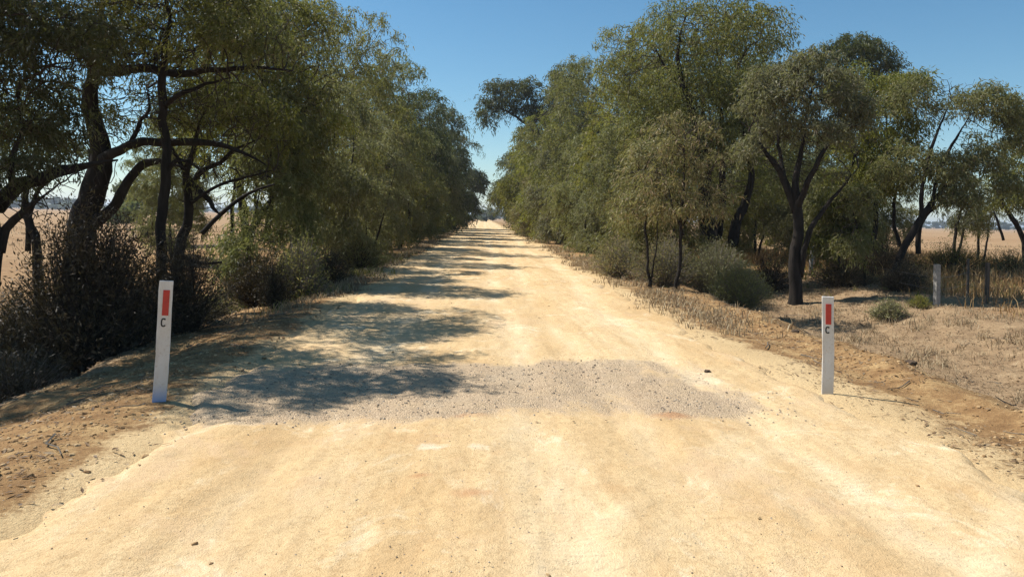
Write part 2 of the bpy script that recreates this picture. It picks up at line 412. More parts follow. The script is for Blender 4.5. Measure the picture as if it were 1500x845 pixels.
for rx, ww, st_ in ((-1.25, .20, .9), (-.95, .14, .5), (.35, .22, 1.0), (1.05, .18, .7), (2.2, .24, .9), (-2.0, .15, .4), (1.65, .12, .4)):
    trk += st_ * np.exp(-((X - rx - .12 * np.sin(Y * .23 + rx) - .25 * (fbm(Y * .15, Y * 0 + rx, 2, 80) - .5)) / ww) ** 2)
arc = np.hypot(X - 12.5, Y + 4.0)                       # wheels turning off to the right close to the camera
for ra in (12.2, 12.45, 13.9, 14.15): trk += .8 * np.exp(-((arc - ra) / .10) ** 2) * sst(9.5, 6.0, Y) * sst(-2.5, -1, X)
trk = np.clip(trk, 0, 1) * (.35 + .65 * sst(.35, .6, fbm(X * 1.5, Y * .5, 3, 81)))
gm = gm * (1 - .22 * trk)
mask = np.stack([gm, wm, rm, trk], -1).reshape(-1, 4)
idx = np.arange(X.size).reshape(X.shape)
quads = np.stack([idx[:-1, :-1], idx[:-1, 1:], idx[1:, 1:], idx[1:, :-1]], -1).reshape(-1, 4)
me = mesh_np('road', np.stack([X, Y, Zr], -1).reshape(-1, 3), [quads], M['road'], True, {'mask': mask})
link('dirt_road', me, None, 'structure')
def gz(x, y):
    """surface height of whatever lies at x, y (road or ground)"""
    x = np.asarray(x, float); y = np.asarray(y, float)
    wl, wr = road_edges(y); e = np.minimum(x - wl, wr - x)
    return height(x, y) + (.012 + road_relief(x, y)) * sst(.05, .4, e)

# ------------------------------------------------------------------ stones, clods, litter, grass (nobody could count them)
_ph = (1 + 5 ** .5) / 2
ICO_V = np.array([(-1, _ph, 0), (1, _ph, 0), (-1, -_ph, 0), (1, -_ph, 0), (0, -1, _ph), (0, 1, _ph), (0, -1, -_ph), (0, 1, -_ph),
                  (_ph, 0, -1), (_ph, 0, 1), (-_ph, 0, -1), (-_ph, 0, 1)]) / math.sqrt(1 + _ph * _ph)
ICO_F = np.array([(0, 11, 5), (0, 5, 1), (0, 1, 7), (0, 7, 10), (0, 10, 11), (1, 5, 9), (5, 11, 4), (11, 10, 2), (10, 7, 6), (7, 1, 8),
                  (3, 9, 4), (3, 4, 2), (3, 2, 6), (3, 6, 8), (3, 8, 9), (4, 9, 5), (2, 4, 11), (6, 2, 10), (8, 6, 7), (9, 8, 1)])
OCT_V = np.array([(1, 0, 0), (0, 1, 0), (-1, 0, 0), (0, -1, 0), (0, 0, 1), (0, 0, -1)], float)
OCT_F = np.array([(0, 1, 4), (1, 2, 4), (2, 3, 4), (3, 0, 4), (1, 0, 5), (2, 1, 5), (3, 2, 5), (0, 3, 5)])
def stones(xy, size, bv, bf, seed, sink=.25):
    r = np.random.default_rng(seed); n = len(xy)
    v = bv[None] * (1 + .45 * (r.random((n, len(bv), 1)) - .5)) * size[:, None, None]
    v = v * np.stack([.8 + .5 * r.random(n), .8 + .5 * r.random(n), .5 + .4 * r.random(n)], -1)[:, None]
    a = r.random(n) * 6.283; c, s = np.cos(a)[:, None], np.sin(a)[:, None]
    vx = v[..., 0] * c - v[..., 1] * s; vy = v[..., 0] * s + v[..., 1] * c
    v = np.stack([vx + xy[:, :1], vy + xy[:, 1:], v[..., 2] + (gz(xy[:, 0], xy[:, 1]) + size * sink)[:, None]], -1)
    f = bf[None] + (np.arange(n) * len(bv))[:, None, None]
    return v.reshape(-1, 3), f.reshape(-1, bf.shape[1]), np.repeat(r.random(n), len(bv))
def sample(n, x0, x1, y0, y1, dens, seed):
    r = np.random.default_rng(seed)
    x = r.uniform(x0, x1, n); y = y0 + (y1 - y0) * r.random(n) ** 1.4
    return np.stack([x, y], -1)[r.random(n) < dens(x, y)]
def gdens(x, y):
    gj = fbm(x * 1.4, y * 1.4, 4, 55) - .5
    g0 = 5.62 + .22 * np.sin(x * .8 + .5) + .4 * gj; g1 = 8.0 + .15 * np.sin(x * .9) + .1 * x + .55 * gj
    d = np.minimum(sst(-.35, .4, y - g0), sst(-.5, .5, g1 - y)) * sst(-3.4, -2.0, x) * sst(2.9, 2.0, x)
    d = d * (.12 + .95 * sst(.38, .62, fbm(x * 1.1, y * .8, 3, 50)))
    bed = .35 * sst(.55, .7, fbm(x * .5, y * .35, 3, 52)) * sst(9, 10, y) * sst(26, 14, y) * sst(.3, 1.3, x) * (x < 3.0)
    return np.clip(d * .62 + bed * .22, 0, 1) * (x > -2.6) * (x < 3.2)
q = sample(60000, -3, 3.4, 3.2, 20, gdens, 3)
V_, F_, T_ = stones(q, .0025 + .0115 * rng.random(len(q)) ** 3.0, OCT_V, OCT_F, 4, .2)
o = q2 = sample(9000, -3, 3.5, 3.1, 14, lambda x, y: .15 + .85 * sst(.45, .65, fbm(x * 1.6, y * .8, 3, 57)), 33)
V2, F2, T2 = stones(q2, .0018 + .0045 * rng.random(len(q2)) ** 2.5, OCT_V, OCT_F, 34, .1)
F_ = np.vstack([F_, F2 + len(V_)]); V_ = np.vstack([V_, V2]); T_ = np.concatenate([T_, T2])
link('gravel', mesh_np('gravel', V_, [F_], M['gravel'], False, {'tint': T_}), None, 'stuff')
def cdens(x, y):
    rid = 1.3 * np.exp(-((x - 4.45) / .45) ** 2) * sst(24, 12, y)
    rough = .5 * sst(3.3, 3.9, x) * sst(5.6, 4.6, x) * sst(.42, .62, fbm(x * 1.3, y * 1.3, 3, 61)) * sst(26, 14, y)
    left = .8 * sst(-2.2, -2.9, x) * sst(-5.0, -4.2, x) * sst(18, 10, y) * sst(.36, .6, fbm(x * 1.3, y * 1.3, 3, 62))
    return np.clip(rid * .55 * sst(.38, .6, fbm(x * 1.1, y * 1.1, 2, 63)) + rough + left + .0012, 0, 1)
q = sample(95000, -5.2, 6.2, 3.2, 22, cdens, 5)
sz = .004 + .019 * rng.random(len(q)) ** 3.6; big = sz > .011
V_, F_, T_ = stones(q[big], sz[big], ICO_V, ICO_F, 6, .05)
V2, F2, T2 = stones(q[~big], sz[~big], OCT_V, OCT_F, 66, .1)
F_ = np.vstack([F_, F2 + len(V_)]); V_ = np.vstack([V_, V2]); T_ = np.concatenate([T_, T2])
link('earth_clods', mesh_np('earth_clods', V_, [F_], M['clod'], False, {'tint': T_}), None, 'stuff')

def blades(base, h, w, lean, seed, segs=1):
    """thin bent blades: two triangles-worth each"""
    r = np.random.default_rng(seed); n = len(base)
    a = r.random(n) * 6.283; dx = np.stack([np.cos(a), np.sin(a), np.zeros(n)], -1)
    b = r.random(n) * 6.283; sd = np.stack([np.cos(b), np.sin(b), np.zeros(n)], -1)
    hh = h[:, None]; ln = (lean * r.random(n))[:, None] * hh
    up = np.array([0, 0, 1.0])
    mid = base + up * hh * .55 + dx * ln * .35
    tip = base + up * hh * (1 - .25 * lean) + dx * ln
    ww = w[:, None] * sd
    V = np.stack([base - ww, base + ww, mid + ww * .7, mid - ww * .7, tip], 1).reshape(-1, 3)
    i = np.arange(n)[:, None] * 5
    return V, i + np.array([[0, 1, 2, 3]]), i + np.array([[3, 2, 4]]), np.repeat(r.random(n), 5)
def grass_obj(name, q, h0, h1, w, lean, mat, seed, tufts=0, spread=.06):
    r = np.random.default_rng(seed)
    if tufts:
        q = np.repeat(q, tufts, 0) + r.normal(0, spread, (len(q) * tufts, 2))
    z = gz(q[:, 0], q[:, 1]) - .01
    d = np.hypot(q[:, 0], q[:, 1])
    h = (h0 + (h1 - h0) * r.random(len(q)) ** 1.6) * (.6 + .8 * fbm(q[:, 0] * .9, q[:, 1] * .9, 2, seed))
    V, f4, f3, t = blades(np.column_stack([q, z]), h, w * (1.1 + d / 11) * (.6 + .8 * r.random(len(q))), lean, seed)
    return link(name, mesh_np(name, V, [f4, f3], M[mat], False, {'tint': t}), None, 'stuff')
# low matted straw in the drain on the right
def dd(x, y): return np.clip((sst(4.9, 6.0, x + (fbm(x, y, 2, 70) - .5)) * (.10 + 1.1 * sst(.42, .60, fbm(x * 1.1, y * 1.1, 4, 71)))), 0, 1)
q = sample(26000, 4.8, 16, 4.5, 21, dd, 8)
grass_obj('dry_grass', q, .03, .15, .0019, 1.6, 'straw', 9, tufts=3, spread=.045)
def dt(x, y): return np.clip(sst(5.2, 6.5, x) * sst(.50, .66, fbm(x * .9, y * .9, 3, 78)), 0, 1)
q = sample(2600, 5, 15, 5, 24, dt, 20)
grass_obj('straw_tufts', q, .06, .26, .0022, 1.3, 'straw', 21, tufts=14, spread=.06)
# taller reddish gold grass along the fence
def dg(x, y): return np.clip(sst(9.5, 11.5, x + 3 * (fbm(x * .5, y * .5, 2, 72) - .5)) * sst(9, 13, y) * (.35 + sst(.4, .6, fbm(x * .5, y * .5, 3, 73))) * (1 - .9 * (x < 12.4) * (y < 17.3)), 0, 1)
q = sample(6800, 9, 24, 9, 40, dg, 10)
grass_obj('golden_grass', q, .18, .68, .0032, .8, 'gold', 11, tufts=9, spread=.12)
# pale tufts on both road edges
def de(x, y):
    wl, wr = road_edges(y)
    r_ = np.exp(-((x - wr - .65) / .5) ** 2) * sst(9.5, 12.5, y)
    l_ = np.exp(-((x - wl + .75) / .45) ** 2) * sst(11, 14, y)
    return np.clip((r_ * 1.0 + l_) * sst(.36, .58, fbm(x * .8, y * .45, 3, 74)), 0, 1)
q = sample(20000, -5, 5.5, 9, 75, de, 12)
grass_obj('verge_grass', q, .07, .24, .0032, 1.1, 'straw', 13, tufts=10, spread=.07)
# greener grass on the left edge and below the fence
def dn(x, y):
    g = G(545, 415); g2 = G(1390, 405)
    return np.clip(np.exp(-((x + 3.35) / .55) ** 2) * sst(12, 15, y) * sst(34, 24, y) * sst(.34, .52, fbm(x * .7, y * .4, 3, 75))
                   + np.exp(-((x - 13) / 2.5) ** 2 - ((y - 23) / 4) ** 2) * .8, 0, 1)
q = sample(9000, -5, 18, 11, 30, dn, 14)
grass_obj('green_grass', q, .08, .34, .0034, .9, 'green_grass', 15, tufts=10, spread=.08)
# stubble beyond the trees, both sides
def ds(x, y): return np.clip(sst(.42, .62, fbm(x * .22, y * .3, 3, 76)) * ((x < -17) | (x > 15)), 0, 1)
q = sample(9000, -45, 50, 12, 75, ds, 16)
grass_obj('stubble', q, .05, .2, .0035, .4, 'straw', 17, tufts=6, spread=.18)
# leaf litter: small curled flakes lying on the verges
def dl(x, y):
    wl, wr = road_edges(y); o_ = np.maximum(wl - x, x - wr)
    return np.clip(sst(-.35, .6, o_) * sst(9.5, 3.2, o_) * (.15 + sst(.38, .6, fbm(x * .9, y * .9, 3, 77))) * sst(48, 18, y) + .0006, 0, 1)
q = sample(120000, -10, 10.5, 3.2, 48, dl, 18)
r = np.random.default_rng(19); n = len(q)
z = gz(q[:, 0], q[:, 1]) + .008
a = r.random(n) * 6.283; L = (.009 + .034 * r.random(n) ** 2.2) * (1 + q[:, 1] / 30); wd = .004 + .006 * r.random(n)
c3 = np.column_stack([q, z]); dv = np.column_stack([np.cos(a), np.sin(a), (r.random(n) - .5) * .6]) * L[:, None]
sv = np.column_stack([-np.sin(a), np.cos(a), (r.random(n) - .5) * .7]) * wd[:, None] * (1 + q[:, 1:] / 30)
V_ = np.stack([c3 - dv, c3 + sv + (0, 0, .004), c3 + dv, c3 - sv], 1).reshape(-1, 3)
link('leaf_litter', mesh_np('leaf_litter', V_, [np.arange(n * 4).reshape(-1, 4)], M['litter'], False, {'tint': np.repeat(r.random(n), 4)}), None, 'stuff')

# ------------------------------------------------------------------ tubes
def catmull(pts, step=.12):
    p = np.asarray(pts, float); n = len(p)
    e = np.vstack([2 * p[0] - p[1], p, 2 * p[-1] - p[-2]]); out = []
    for i in range(n - 1):
        p0, p1, p2, p3 = e[i:i + 4]
        k = max(2, int(np.linalg.norm((p2 - p1)[:3]) / step))
        t = np.linspace(0, 1, k, endpoint=False)[:, None]
        out.append(.5 * (2 * p1 + (p2 - p0) * t + (2 * p0 - 5 * p1 + 4 * p2 - p3) * t ** 2 + (3 * p1 - p0 - 3 * p2 + p3) * t ** 3))
    return np.vstack(out + [p[-1:]])
def tube(P4, K=10, rough=.12, seed=0):
    """P4: (n,4) points with radius; a closed bark tube"""
    r = np.random.default_rng(seed)
    C, R = P4[:, :3], np.maximum(P4[:, 3], .003)
    T = np.gradient(C, axis=0); T /= np.linalg.norm(T, axis=1)[:, None] + 1e-9
    ref = np.array([.83, .31, .12]) if abs(T.mean(0)[0]) < .8 else np.array([.1, .9, .2])
    A = np.cross(T, ref); A /= np.linalg.norm(A, axis=1)[:, None] + 1e-9; B = np.cross(T, A)
    th = np.arange(K) / K * 2 * PI
    s = np.arange(len(C))
    nz = fbm(th[None] * 2.2 + 0 * s[:, None] + seed, s[:, None] * .35 + 0 * th[None], 3, seed + 7) - .5
    nz = nz * (1 - .0) ; nz[:, -1] = (nz[:, -1] + nz[:, 0]) / 2
    RR = R[:, None] * (1 + rough * 2 * nz)
    V = C[:, None] + RR[..., None] * (np.cos(th)[None, :, None] * A[:, None] + np.sin(th)[None, :, None] * B[:, None])
    n = len(C); idx = np.arange(n * K).reshape(n, K); nx_ = np.roll(idx, -1, 1)
    F = np.stack([idx[:-1], nx_[:-1], nx_[1:], idx[1:]], -1).reshape(-1, 4)
    V = np.vstack([V.reshape(-1, 3), C[:1], C[-1:]])
    caps = np.vstack([np.stack([nx_[0], idx[0], np.full(K, n * K)], -1), np.stack([idx[-1], nx_[-1], np.full(K, n * K + 1)], -1)])
    return V, F, caps

# dead twigs lying about on the verges
def dw(x, y):
    wl, wr = road_edges(y); o_ = np.maximum(wl - x, x - wr)
    return np.clip(sst(.1, 1.0, o_) * sst(9, 3, o_), 0, 1)
q = sample(900, -10, 11, 4, 30, dw, 28); r = np.random.default_rng(29); Vs, Fs, ts, off = [], [], [], 0
for x, y in q:
    ln = .08 + .45 * r.random() ** 2.5; a = r.uniform(0, 6.28); n_ = 4; u_ = np.linspace(-.5, .5, n_)
    px_ = x + ln * u_ * math.cos(a) + r.normal(0, .02, n_); py_ = y + ln * u_ * math.sin(a) + r.normal(0, .02, n_)
    V, F, c = tube(np.column_stack([px_, py_, gz(px_, py_) + .006 + .02 * r.random(), np.linspace(1, .4, n_) * (.003 + .012 * ln)]), 4, 0, 1)
    Vs.append(V); Fs.append(F + off); off += len(V)
link('fallen_twigs', mesh_np('fallen_twigs', np.vstack(Vs), [np.vstack(Fs)], M['twig_grey'], False), None, 'stuff')

# ------------------------------------------------------------------ branching by space colonisation
def colonise(seed_pos, attr, D, r, it=90, kill=1.6, jitter=.25):
    pos = [np.asarray(p) for p in seed_pos]; par = [-1] * len(pos); nch = [0] * len(pos)
    A = attr.copy(); P_ = np.array(pos)
    near = np.full(len(A), -1); nd = np.full(len(A), 1e9)
    for c0 in range(0, len(P_), 400):
        d = np.linalg.norm(A[:, None] - P_[None, c0:c0 + 400], axis=2); j = d.argmin(1); m = d[np.arange(len(A)), j]
        b = m < nd; nd[b] = m[b]; near[b] = j[b] + c0
    for _ in range(it):
        if len(A) == 0: break
        dirs = A - P_[near]; dirs /= np.linalg.norm(dirs, axis=1)[:, None] + 1e-9
        u, inv = np.unique(near, return_inverse=True)
        acc = np.zeros((len(u), 3)); np.add.at(acc, inv, dirs)
        acc /= np.linalg.norm(acc, axis=1)[:, None] + 1e-9
        acc += r.normal(0, jitter, acc.shape); acc /= np.linalg.norm(acc, axis=1)[:, None] + 1e-9
        ok = np.array([nch[k] < 5 for k in u])
        if not ok.any(): break
        newp = P_[u[ok]] + acc[ok] * D; base = len(P_)
        for k in u[ok]: par.append(int(k)); nch[k] += 1; nch.append(0)
        P_ = np.vstack([P_, newp])
        d = np.linalg.norm(A[:, None] - newp[None], axis=2); j = d.argmin(1); m = d[np.arange(len(A)), j]
        b = m < nd; nd[b] = m[b]; near[b] = j[b] + base
        live = nd > D * kill
        A, near, nd = A[live], near[live], nd[live]
    return P_, np.array(par)
def branch_mesh(Pn, par, n_seed, tip_r, n_exp, r_max, K=4):
    N = len(Pn); rad = np.zeros(N); kids = np.zeros(N, int); acc = np.zeros(N); cnt = np.zeros(N, int)
    mainc = np.full(N, -1); best = np.zeros(N)
    for i in range(N - 1, n_seed - 1, -1):
        rr = tip_r if acc[i] == 0 else acc[i] ** (1 / n_exp)
        rad[i] = min(rr, r_max); p = par[i]; acc[p] += rr ** n_exp; cnt[p] += cnt[i] + 1
        if rr > best[p]: best[p] = rr; mainc[p] = i
    ch = np.arange(n_seed, N); p = par[ch]
    D = Pn[ch] - Pn[p]; D /= np.linalg.norm(D, axis=1)[:, None] + 1e-9
    ref = np.array([.37, .81, .19]); ref2 = np.array([.7, -.5, .2])
    def frame(D):
        A = np.cross(D, ref); l = np.linalg.norm(A, axis=1); A[l < .2] = np.cross(D[l < .2], ref2)
        A /= np.linalg.norm(A, axis=1)[:, None]; return A, np.cross(D, A)
    A, B = frame(D); th = np.arange(K) / K * 2 * PI
    ring = np.cos(th)[None, :, None] * A[:, None] + np.sin(th)[None, :, None] * B[:, None]
    end = Pn[ch][:, None] + ring * rad[ch][:, None, None]
    main = (mainc[p] == ch) & (p >= n_seed)
    st = Pn[p][:, None] + ring * np.minimum(np.where(rad[p] > 0, rad[p], 9), rad[ch] * 1.25)[:, None, None]
    nE = len(ch); V = np.concatenate([end.reshape(-1, 3), st[~main].reshape(-1, 3)])
    e_i = np.arange(nE * K).reshape(nE, K)
    s_i = np.empty((nE, K), int); s_i[~main] = nE * K + np.arange((~main).sum() * K).reshape(-1, K)
    s_i[main] = e_i[p[main] - n_seed]
    F = np.stack([s_i, np.roll(s_i, -1, 1), np.roll(e_i, -1, 1), e_i], -1).reshape(-1, 4)
    return V, F, rad, cnt
def leaves(Pn, Dn, r, n_str, n_leaf, str_len, L, W, droop, spread=.12, tri=False):
    """drooping strings of narrow leaves at the given twig nodes"""
    n = len(Pn)
    d0 = r.normal(0, 1, (n, n_str, 3)) + Dn[:, None] * .9; d0 /= np.linalg.norm(d0, axis=2)[..., None] + 1e-9
    d0[..., 2] = d0[..., 2] * .6 + .15
    sl_ = str_len * (.5 + r.random((n, n_str, 1, 1)))
    t = (np.arange(n_leaf)[None, None, :, None] + r.random((n, n_str, n_leaf, 1))) / n_leaf
    base = Pn[:, None, None] + d0[:, :, None] * sl_ * t + np.array([0, 0, -1.]) * sl_ * droop * .7 * t ** 2
    base = base + r.normal(0, spread * str_len, base.shape)
    ld = d0[:, :, None] * .5 + np.array([0, 0, -1.]) * droop * (.4 + .9 * t) + r.normal(0, .5, base.shape)
    base = base.reshape(-1, 3); ld = ld.reshape(-1, 3); ld /= np.linalg.norm(ld, axis=1)[:, None] + 1e-9
    m = len(base)
    sd = np.cross(ld, r.normal(0, 1, (m, 3))); sd /= np.linalg.norm(sd, axis=1)[:, None] + 1e-9
    l = (L * (.55 + .8 * r.random(m)))[:, None]; w_ = (W * (.7 + .6 * r.random(m)))[:, None]
    bend = np.cross(sd, ld) * l * .12
    if tri:                          # far trees: one triangle to a leaf
        V = np.stack([base + sd * w_ * .9, base + ld * l, base - sd * w_ * .9 + bend], 1)
        return V.reshape(-1, 3), np.arange(m * 3).reshape(-1, 3), np.repeat(r.random(m), 3)
    V = np.stack([base, base + ld * l * .42 + sd * w_ + bend, base + ld * l, base + ld * l * .42 - sd * w_ + bend], 1)
    return V.reshape(-1, 3), np.arange(m * 4).reshape(-1, 4), np.repeat(r.random(m), 4)

N_LEAF = [0]
def tree(name, label, cat, base, stems, clumps, mat='olive', n_attr=900, D=.2, seed=0, leaf=(.12, .011), strs=3, per=7, slen=.42,
         droop=1.0, bark='bark', tip=.005, expo=2.3, rmax=.07, group=None, nl=22500, twig='twig', kill=1.5, jit=.3, bare=(), gap=.43):
    """base: world point; stems: list of [(x,y,z,r)...] world; clumps: list of (x,y,z,rx,ry,rz)"""
    r = np.random.default_rng(1000 + seed); base = np.asarray(base, float)
    n_attr = int(n_attr * 3.2); D = D * .66
    t = thing(name, label, cat, base, 0, group)
    seeds = []
    for i, s in enumerate(stems):
        c = catmull(s, .12 if len(s) < 12 else .1)
        ln_ = np.arange(len(c)) * .12; am_ = (.07 if c[:, 3].max() < .13 else .05) * np.minimum(1, ln_ / .5)
        c[:, 0] += am_ * 2 * (fbm(ln_ * 1.6, ln_ * 0 + i, 3, seed + 70) - .5); c[:, 2] += (i > 0) * am_ * 2 * (fbm(ln_ * 1.6, ln_ * 0 + i + 40, 3, seed + 71) - .5)
        c[:, :3] += np.cumsum(r.normal(0, .012, (len(c), 3)), 0) * np.linspace(0, 1, len(c))[:, None]
        seeds.append(c[max(1, int(len(c) * (.42 if i == 0 else .25))):, :3] if len(stems) else c[:, :3])
        c = c.copy(); c[:, :3] -= base
        c[:, 3] *= .35 + .65 * np.clip((1 - np.linspace(0, 1, len(c))) / .35, 0, 1) ** .8
        V, F, cp = tube(c, 12 if c[:, 3].max() > .07 else 7, .16, seed + i)
        link('trunk' if i == 0 else 'limb', mesh_np('trunk', V, [F, cp], M[bark], True), t)
    cl = np.array(clumps, float); vol = cl[:, 3] * cl[:, 4] * cl[:, 5]; pr = vol ** .8 / (vol ** .8).sum()
    ci = r.choice(len(cl), n_attr, p=pr)
    d = r.normal(0, 1, (n_attr, 3)); d /= np.linalg.norm(d, axis=1)[:, None]
    A = cl[ci, :3] + d * cl[ci, 3:6] * (r.random(n_attr) ** .42)[:, None]
    if len(bare):
        bc = np.array(bare, float); nb_ = int(n_attr * .22 * len(bc) + 120); ci = r.integers(0, len(bc), nb_)
        d = r.normal(0, 1, (nb_, 3)); d /= np.linalg.norm(d, axis=1)[:, None]
        A = np.vstack([A, bc[ci, :3] + d * bc[ci, 3:6] * (r.random(nb_) ** .4)[:, None]])
    A = A[A[:, 2] > height(A[:, 0], A[:, 1]) + .15]
    sp = np.vstack(seeds)
    Pn, par = colonise(sp, A, D, r, kill=kill, jitter=jit)
    V, F, rad, cnt = branch_mesh(Pn, par, len(sp), tip, expo, rmax)
    V = V - base
    link('branches', mesh_np('branches', V, [F], M[twig], True), t, 'stuff')
    i = np.arange(len(sp), len(Pn)); i = i[cnt[i] <= 3]
    q_ = Pn[i]; sc_ = .55 / max(.35, D * 1.6)
    cn = .5 * (fbm(q_[:, 0] * sc_ + q_[:, 2] * .6 * sc_, q_[:, 1] * sc_ - q_[:, 2] * .8 * sc_, 2, seed + 300) + fbm(q_[:, 0] * sc_ - q_[:, 1] * .4 * sc_ + 9, q_[:, 2] * sc_ * 1.2 + 4, 2, seed + 400))
    i = i[cn > gap]
    for b_ in (bare if len(bare) else ()):
        b_ = np.array(b_); i = i[(((Pn[i] - b_[:3]) / (b_[3:6] * 1.05)) ** 2).sum(1) > 1]
    Dn = Pn[i] - Pn[par[i]]; Dn /= np.linalg.norm(Dn, axis=1)[:, None] + 1e-9
    per = max(3, int(nl / (len(i) * strs) + .5))
    V, F, tn = leaves(Pn[i] - base, Dn, r, strs, per, slen, leaf[0], leaf[1], droop, tri=np.hypot(*base[:2]) > 28)
    N_LEAF[0] += len(F); print('TREE', label[:50], len(Pn), len(i), len(F))
    link('crown', mesh_np('crown', V, [F], M[mat], False, {'tint': tn}), t, 'stuff')
    return t
def pst(pts, d):
    """polyline from pixels: (px, py, radius[, depth offset])"""
    return [(*P(p[0], p[1], d + (p[3] if len(p) > 3 else 0)), p[2]) for p in pts]
def pcl(items, d):
    """crown clumps from pixels: (px, py, rx_px, rz_px[, depth offset, depth radius])"""
    out = []
    for it in items:
        dd_ = d + (it[4] if len(it) > 4 else 0); k = dd_ / F_PX
        c = P(it[0], it[1], dd_); rx, rz = it[2] * k, it[3] * k
        out.append((*c, rx, it[5] if len(it) > 5 else max(rx, .5), rz))
    return out

def foot(px, d, sink=.12):
    """ground point under the ray of column px at distance d"""
    c = P(px, 400, d); return np.array([c[0], c[1], float(height(c[0], c[1])) - sink])
def stem0(px, d, r0, pts):
    f = foot(px, d); return [(*f, r0 * 1.25), (*(f + (0, 0, .3)), r0)] + pst(pts, d)

# ---- left of the road: trees one sees the trunks of
tree('gum_tree', 'old gum tree with the thickest dark trunk, behind the black thicket left of the road', 'tree', foot(112, 13),
     [stem0(112, 13, .27, [(120, 345, .235), (133, 285, .20), (147, 235, .19), (143, 185, .15), (131, 140, .13, -.1), (139, 100, .12, -.2), (150, 30, .09, -.3), (160, -60, .05, -.3)]),
      pst([(128, 332, .12), (150, 318, .10), (172, 296, .088), (190, 265, .08), (211, 240, .075), (245, 226, .06, -.2), (275, 236, .045, -.3)], 13),
      pst([(147, 236, .10), (170, 218, .085, -.3), (200, 206, .075, -.5), (245, 203, .065, -.6), (300, 203, .055, -.7), (345, 212, .045, -.8), (382, 229, .03, -.8)], 13),
      pst([(192, 208, .045, -.47), (202, 190, .04, -.4), (210, 172, .034, -.3), (222, 155, .028, -.2), (214, 120, .018, 0)], 13),
      pst([(139, 104, .09, -.2), (190, 103, .075, -.8), (250, 108, .06, -1.2), (330, 107, .05, -1.4), (420, 112, .03, -1.5)], 13)],
     pcl([(150, -10, 120, 70), (60, 130, 80, 40, .5), (235, 60, 110, 50, -.6), (330, 130, 70, 35, -.8), (230, 130, 60, 30, .6), (380, 60, 80, 60, -1.2), (300, -10, 110, 60), (320, 185, 70, 26, -.8), (180, 170, 40, 26, .6), (60, 40, 90, 50)], 13),
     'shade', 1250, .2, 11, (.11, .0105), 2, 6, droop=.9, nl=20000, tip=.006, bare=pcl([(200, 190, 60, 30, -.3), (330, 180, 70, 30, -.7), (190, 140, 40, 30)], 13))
tree('gum_tree', 'leaning tree at the left edge with a limb arching over the paddock', 'tree', foot(-25, 9),
     [stem0(-25, 9, .15, [(-12, 420, .13), (-2, 360, .12), (-8, 300, .11), (-30, 230, .09), (-40, 120, .07), (-20, 20, .05)]),
      pst([(-6, 305, .10), (22, 276, .09), (60, 256, .08), (95, 243, .07, .2), (132, 238, .05, .3), (168, 228, .03, .4)], 9.2),
      pst([(0, 370, .06), (12, 335, .055), (35, 315, .045), (52, 300, .03), (80, 285, .02)], 9),
      pst([(20, 278, .045), (14, 230, .035), (28, 190, .03), (20, 140, .02)], 9)],
     pcl([(20, 175, 60, 42), (80, 175, 55, 40, .6), (-50, 130, 70, 60), (30, 90, 70, 45), (-20, 20, 110, 60), (100, 60, 70, 60), (60, 235, 50, 14), (20, 255, 40, 30)], 9),
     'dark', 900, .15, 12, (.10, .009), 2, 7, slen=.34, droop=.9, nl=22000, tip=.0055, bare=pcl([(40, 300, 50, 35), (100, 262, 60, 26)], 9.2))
tree('small_tree', 'small twin-stemmed tree on the paddock side at far left', 'tree', foot(50, 15),
     [stem0(58, 15, .10, [(54, 360, .09), (46, 330, .08), (38, 300, .07), (42, 260, .05), (30, 215, .035)]),
      pst([(41, 368, .06), (41, 335, .05), (44, 310, .05), (56, 280, .04), (75, 262, .03), (90, 240, .02)], 15)],
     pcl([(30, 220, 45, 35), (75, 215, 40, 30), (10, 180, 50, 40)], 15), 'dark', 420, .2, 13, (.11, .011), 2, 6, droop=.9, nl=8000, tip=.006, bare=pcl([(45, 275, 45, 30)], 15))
tree('gum_tree', 'straight slender dark trunk rising just left of the first white post', 'tree', foot(238, 11.5),
     [stem0(238, 11.5, .085, [(239, 390, .078), (241, 320, .075), (247, 250, .070), (240, 190, .065), (241, 120, .06), (250, 40, .045), (245, -60, .03)]),
      pst([(246, 250, .04), (262, 232, .035), (282, 240, .025), (300, 258, .018)], 11.5),
      pst([(241, 155, .04), (270, 135, .035, -.2), (300, 118, .025, -.3), (330, 112, .02, -.4)], 11.5)],
     pcl([(250, -10, 120, 65), (310, 60, 70, 45, -.5), (180, 60, 80, 40, .4), (300, 140, 50, 26, -.4), (200, 165, 40, 20)], 11.5),
     'shade', 750, .17, 14, (.10, .0095), 2, 6, slen=.36, droop=.95, nl=17000, tip=.0055, bare=pcl([(280, 150, 50, 30, -.2), (285, 240, 35, 30), (210, 160, 30, 30)], 11.5))
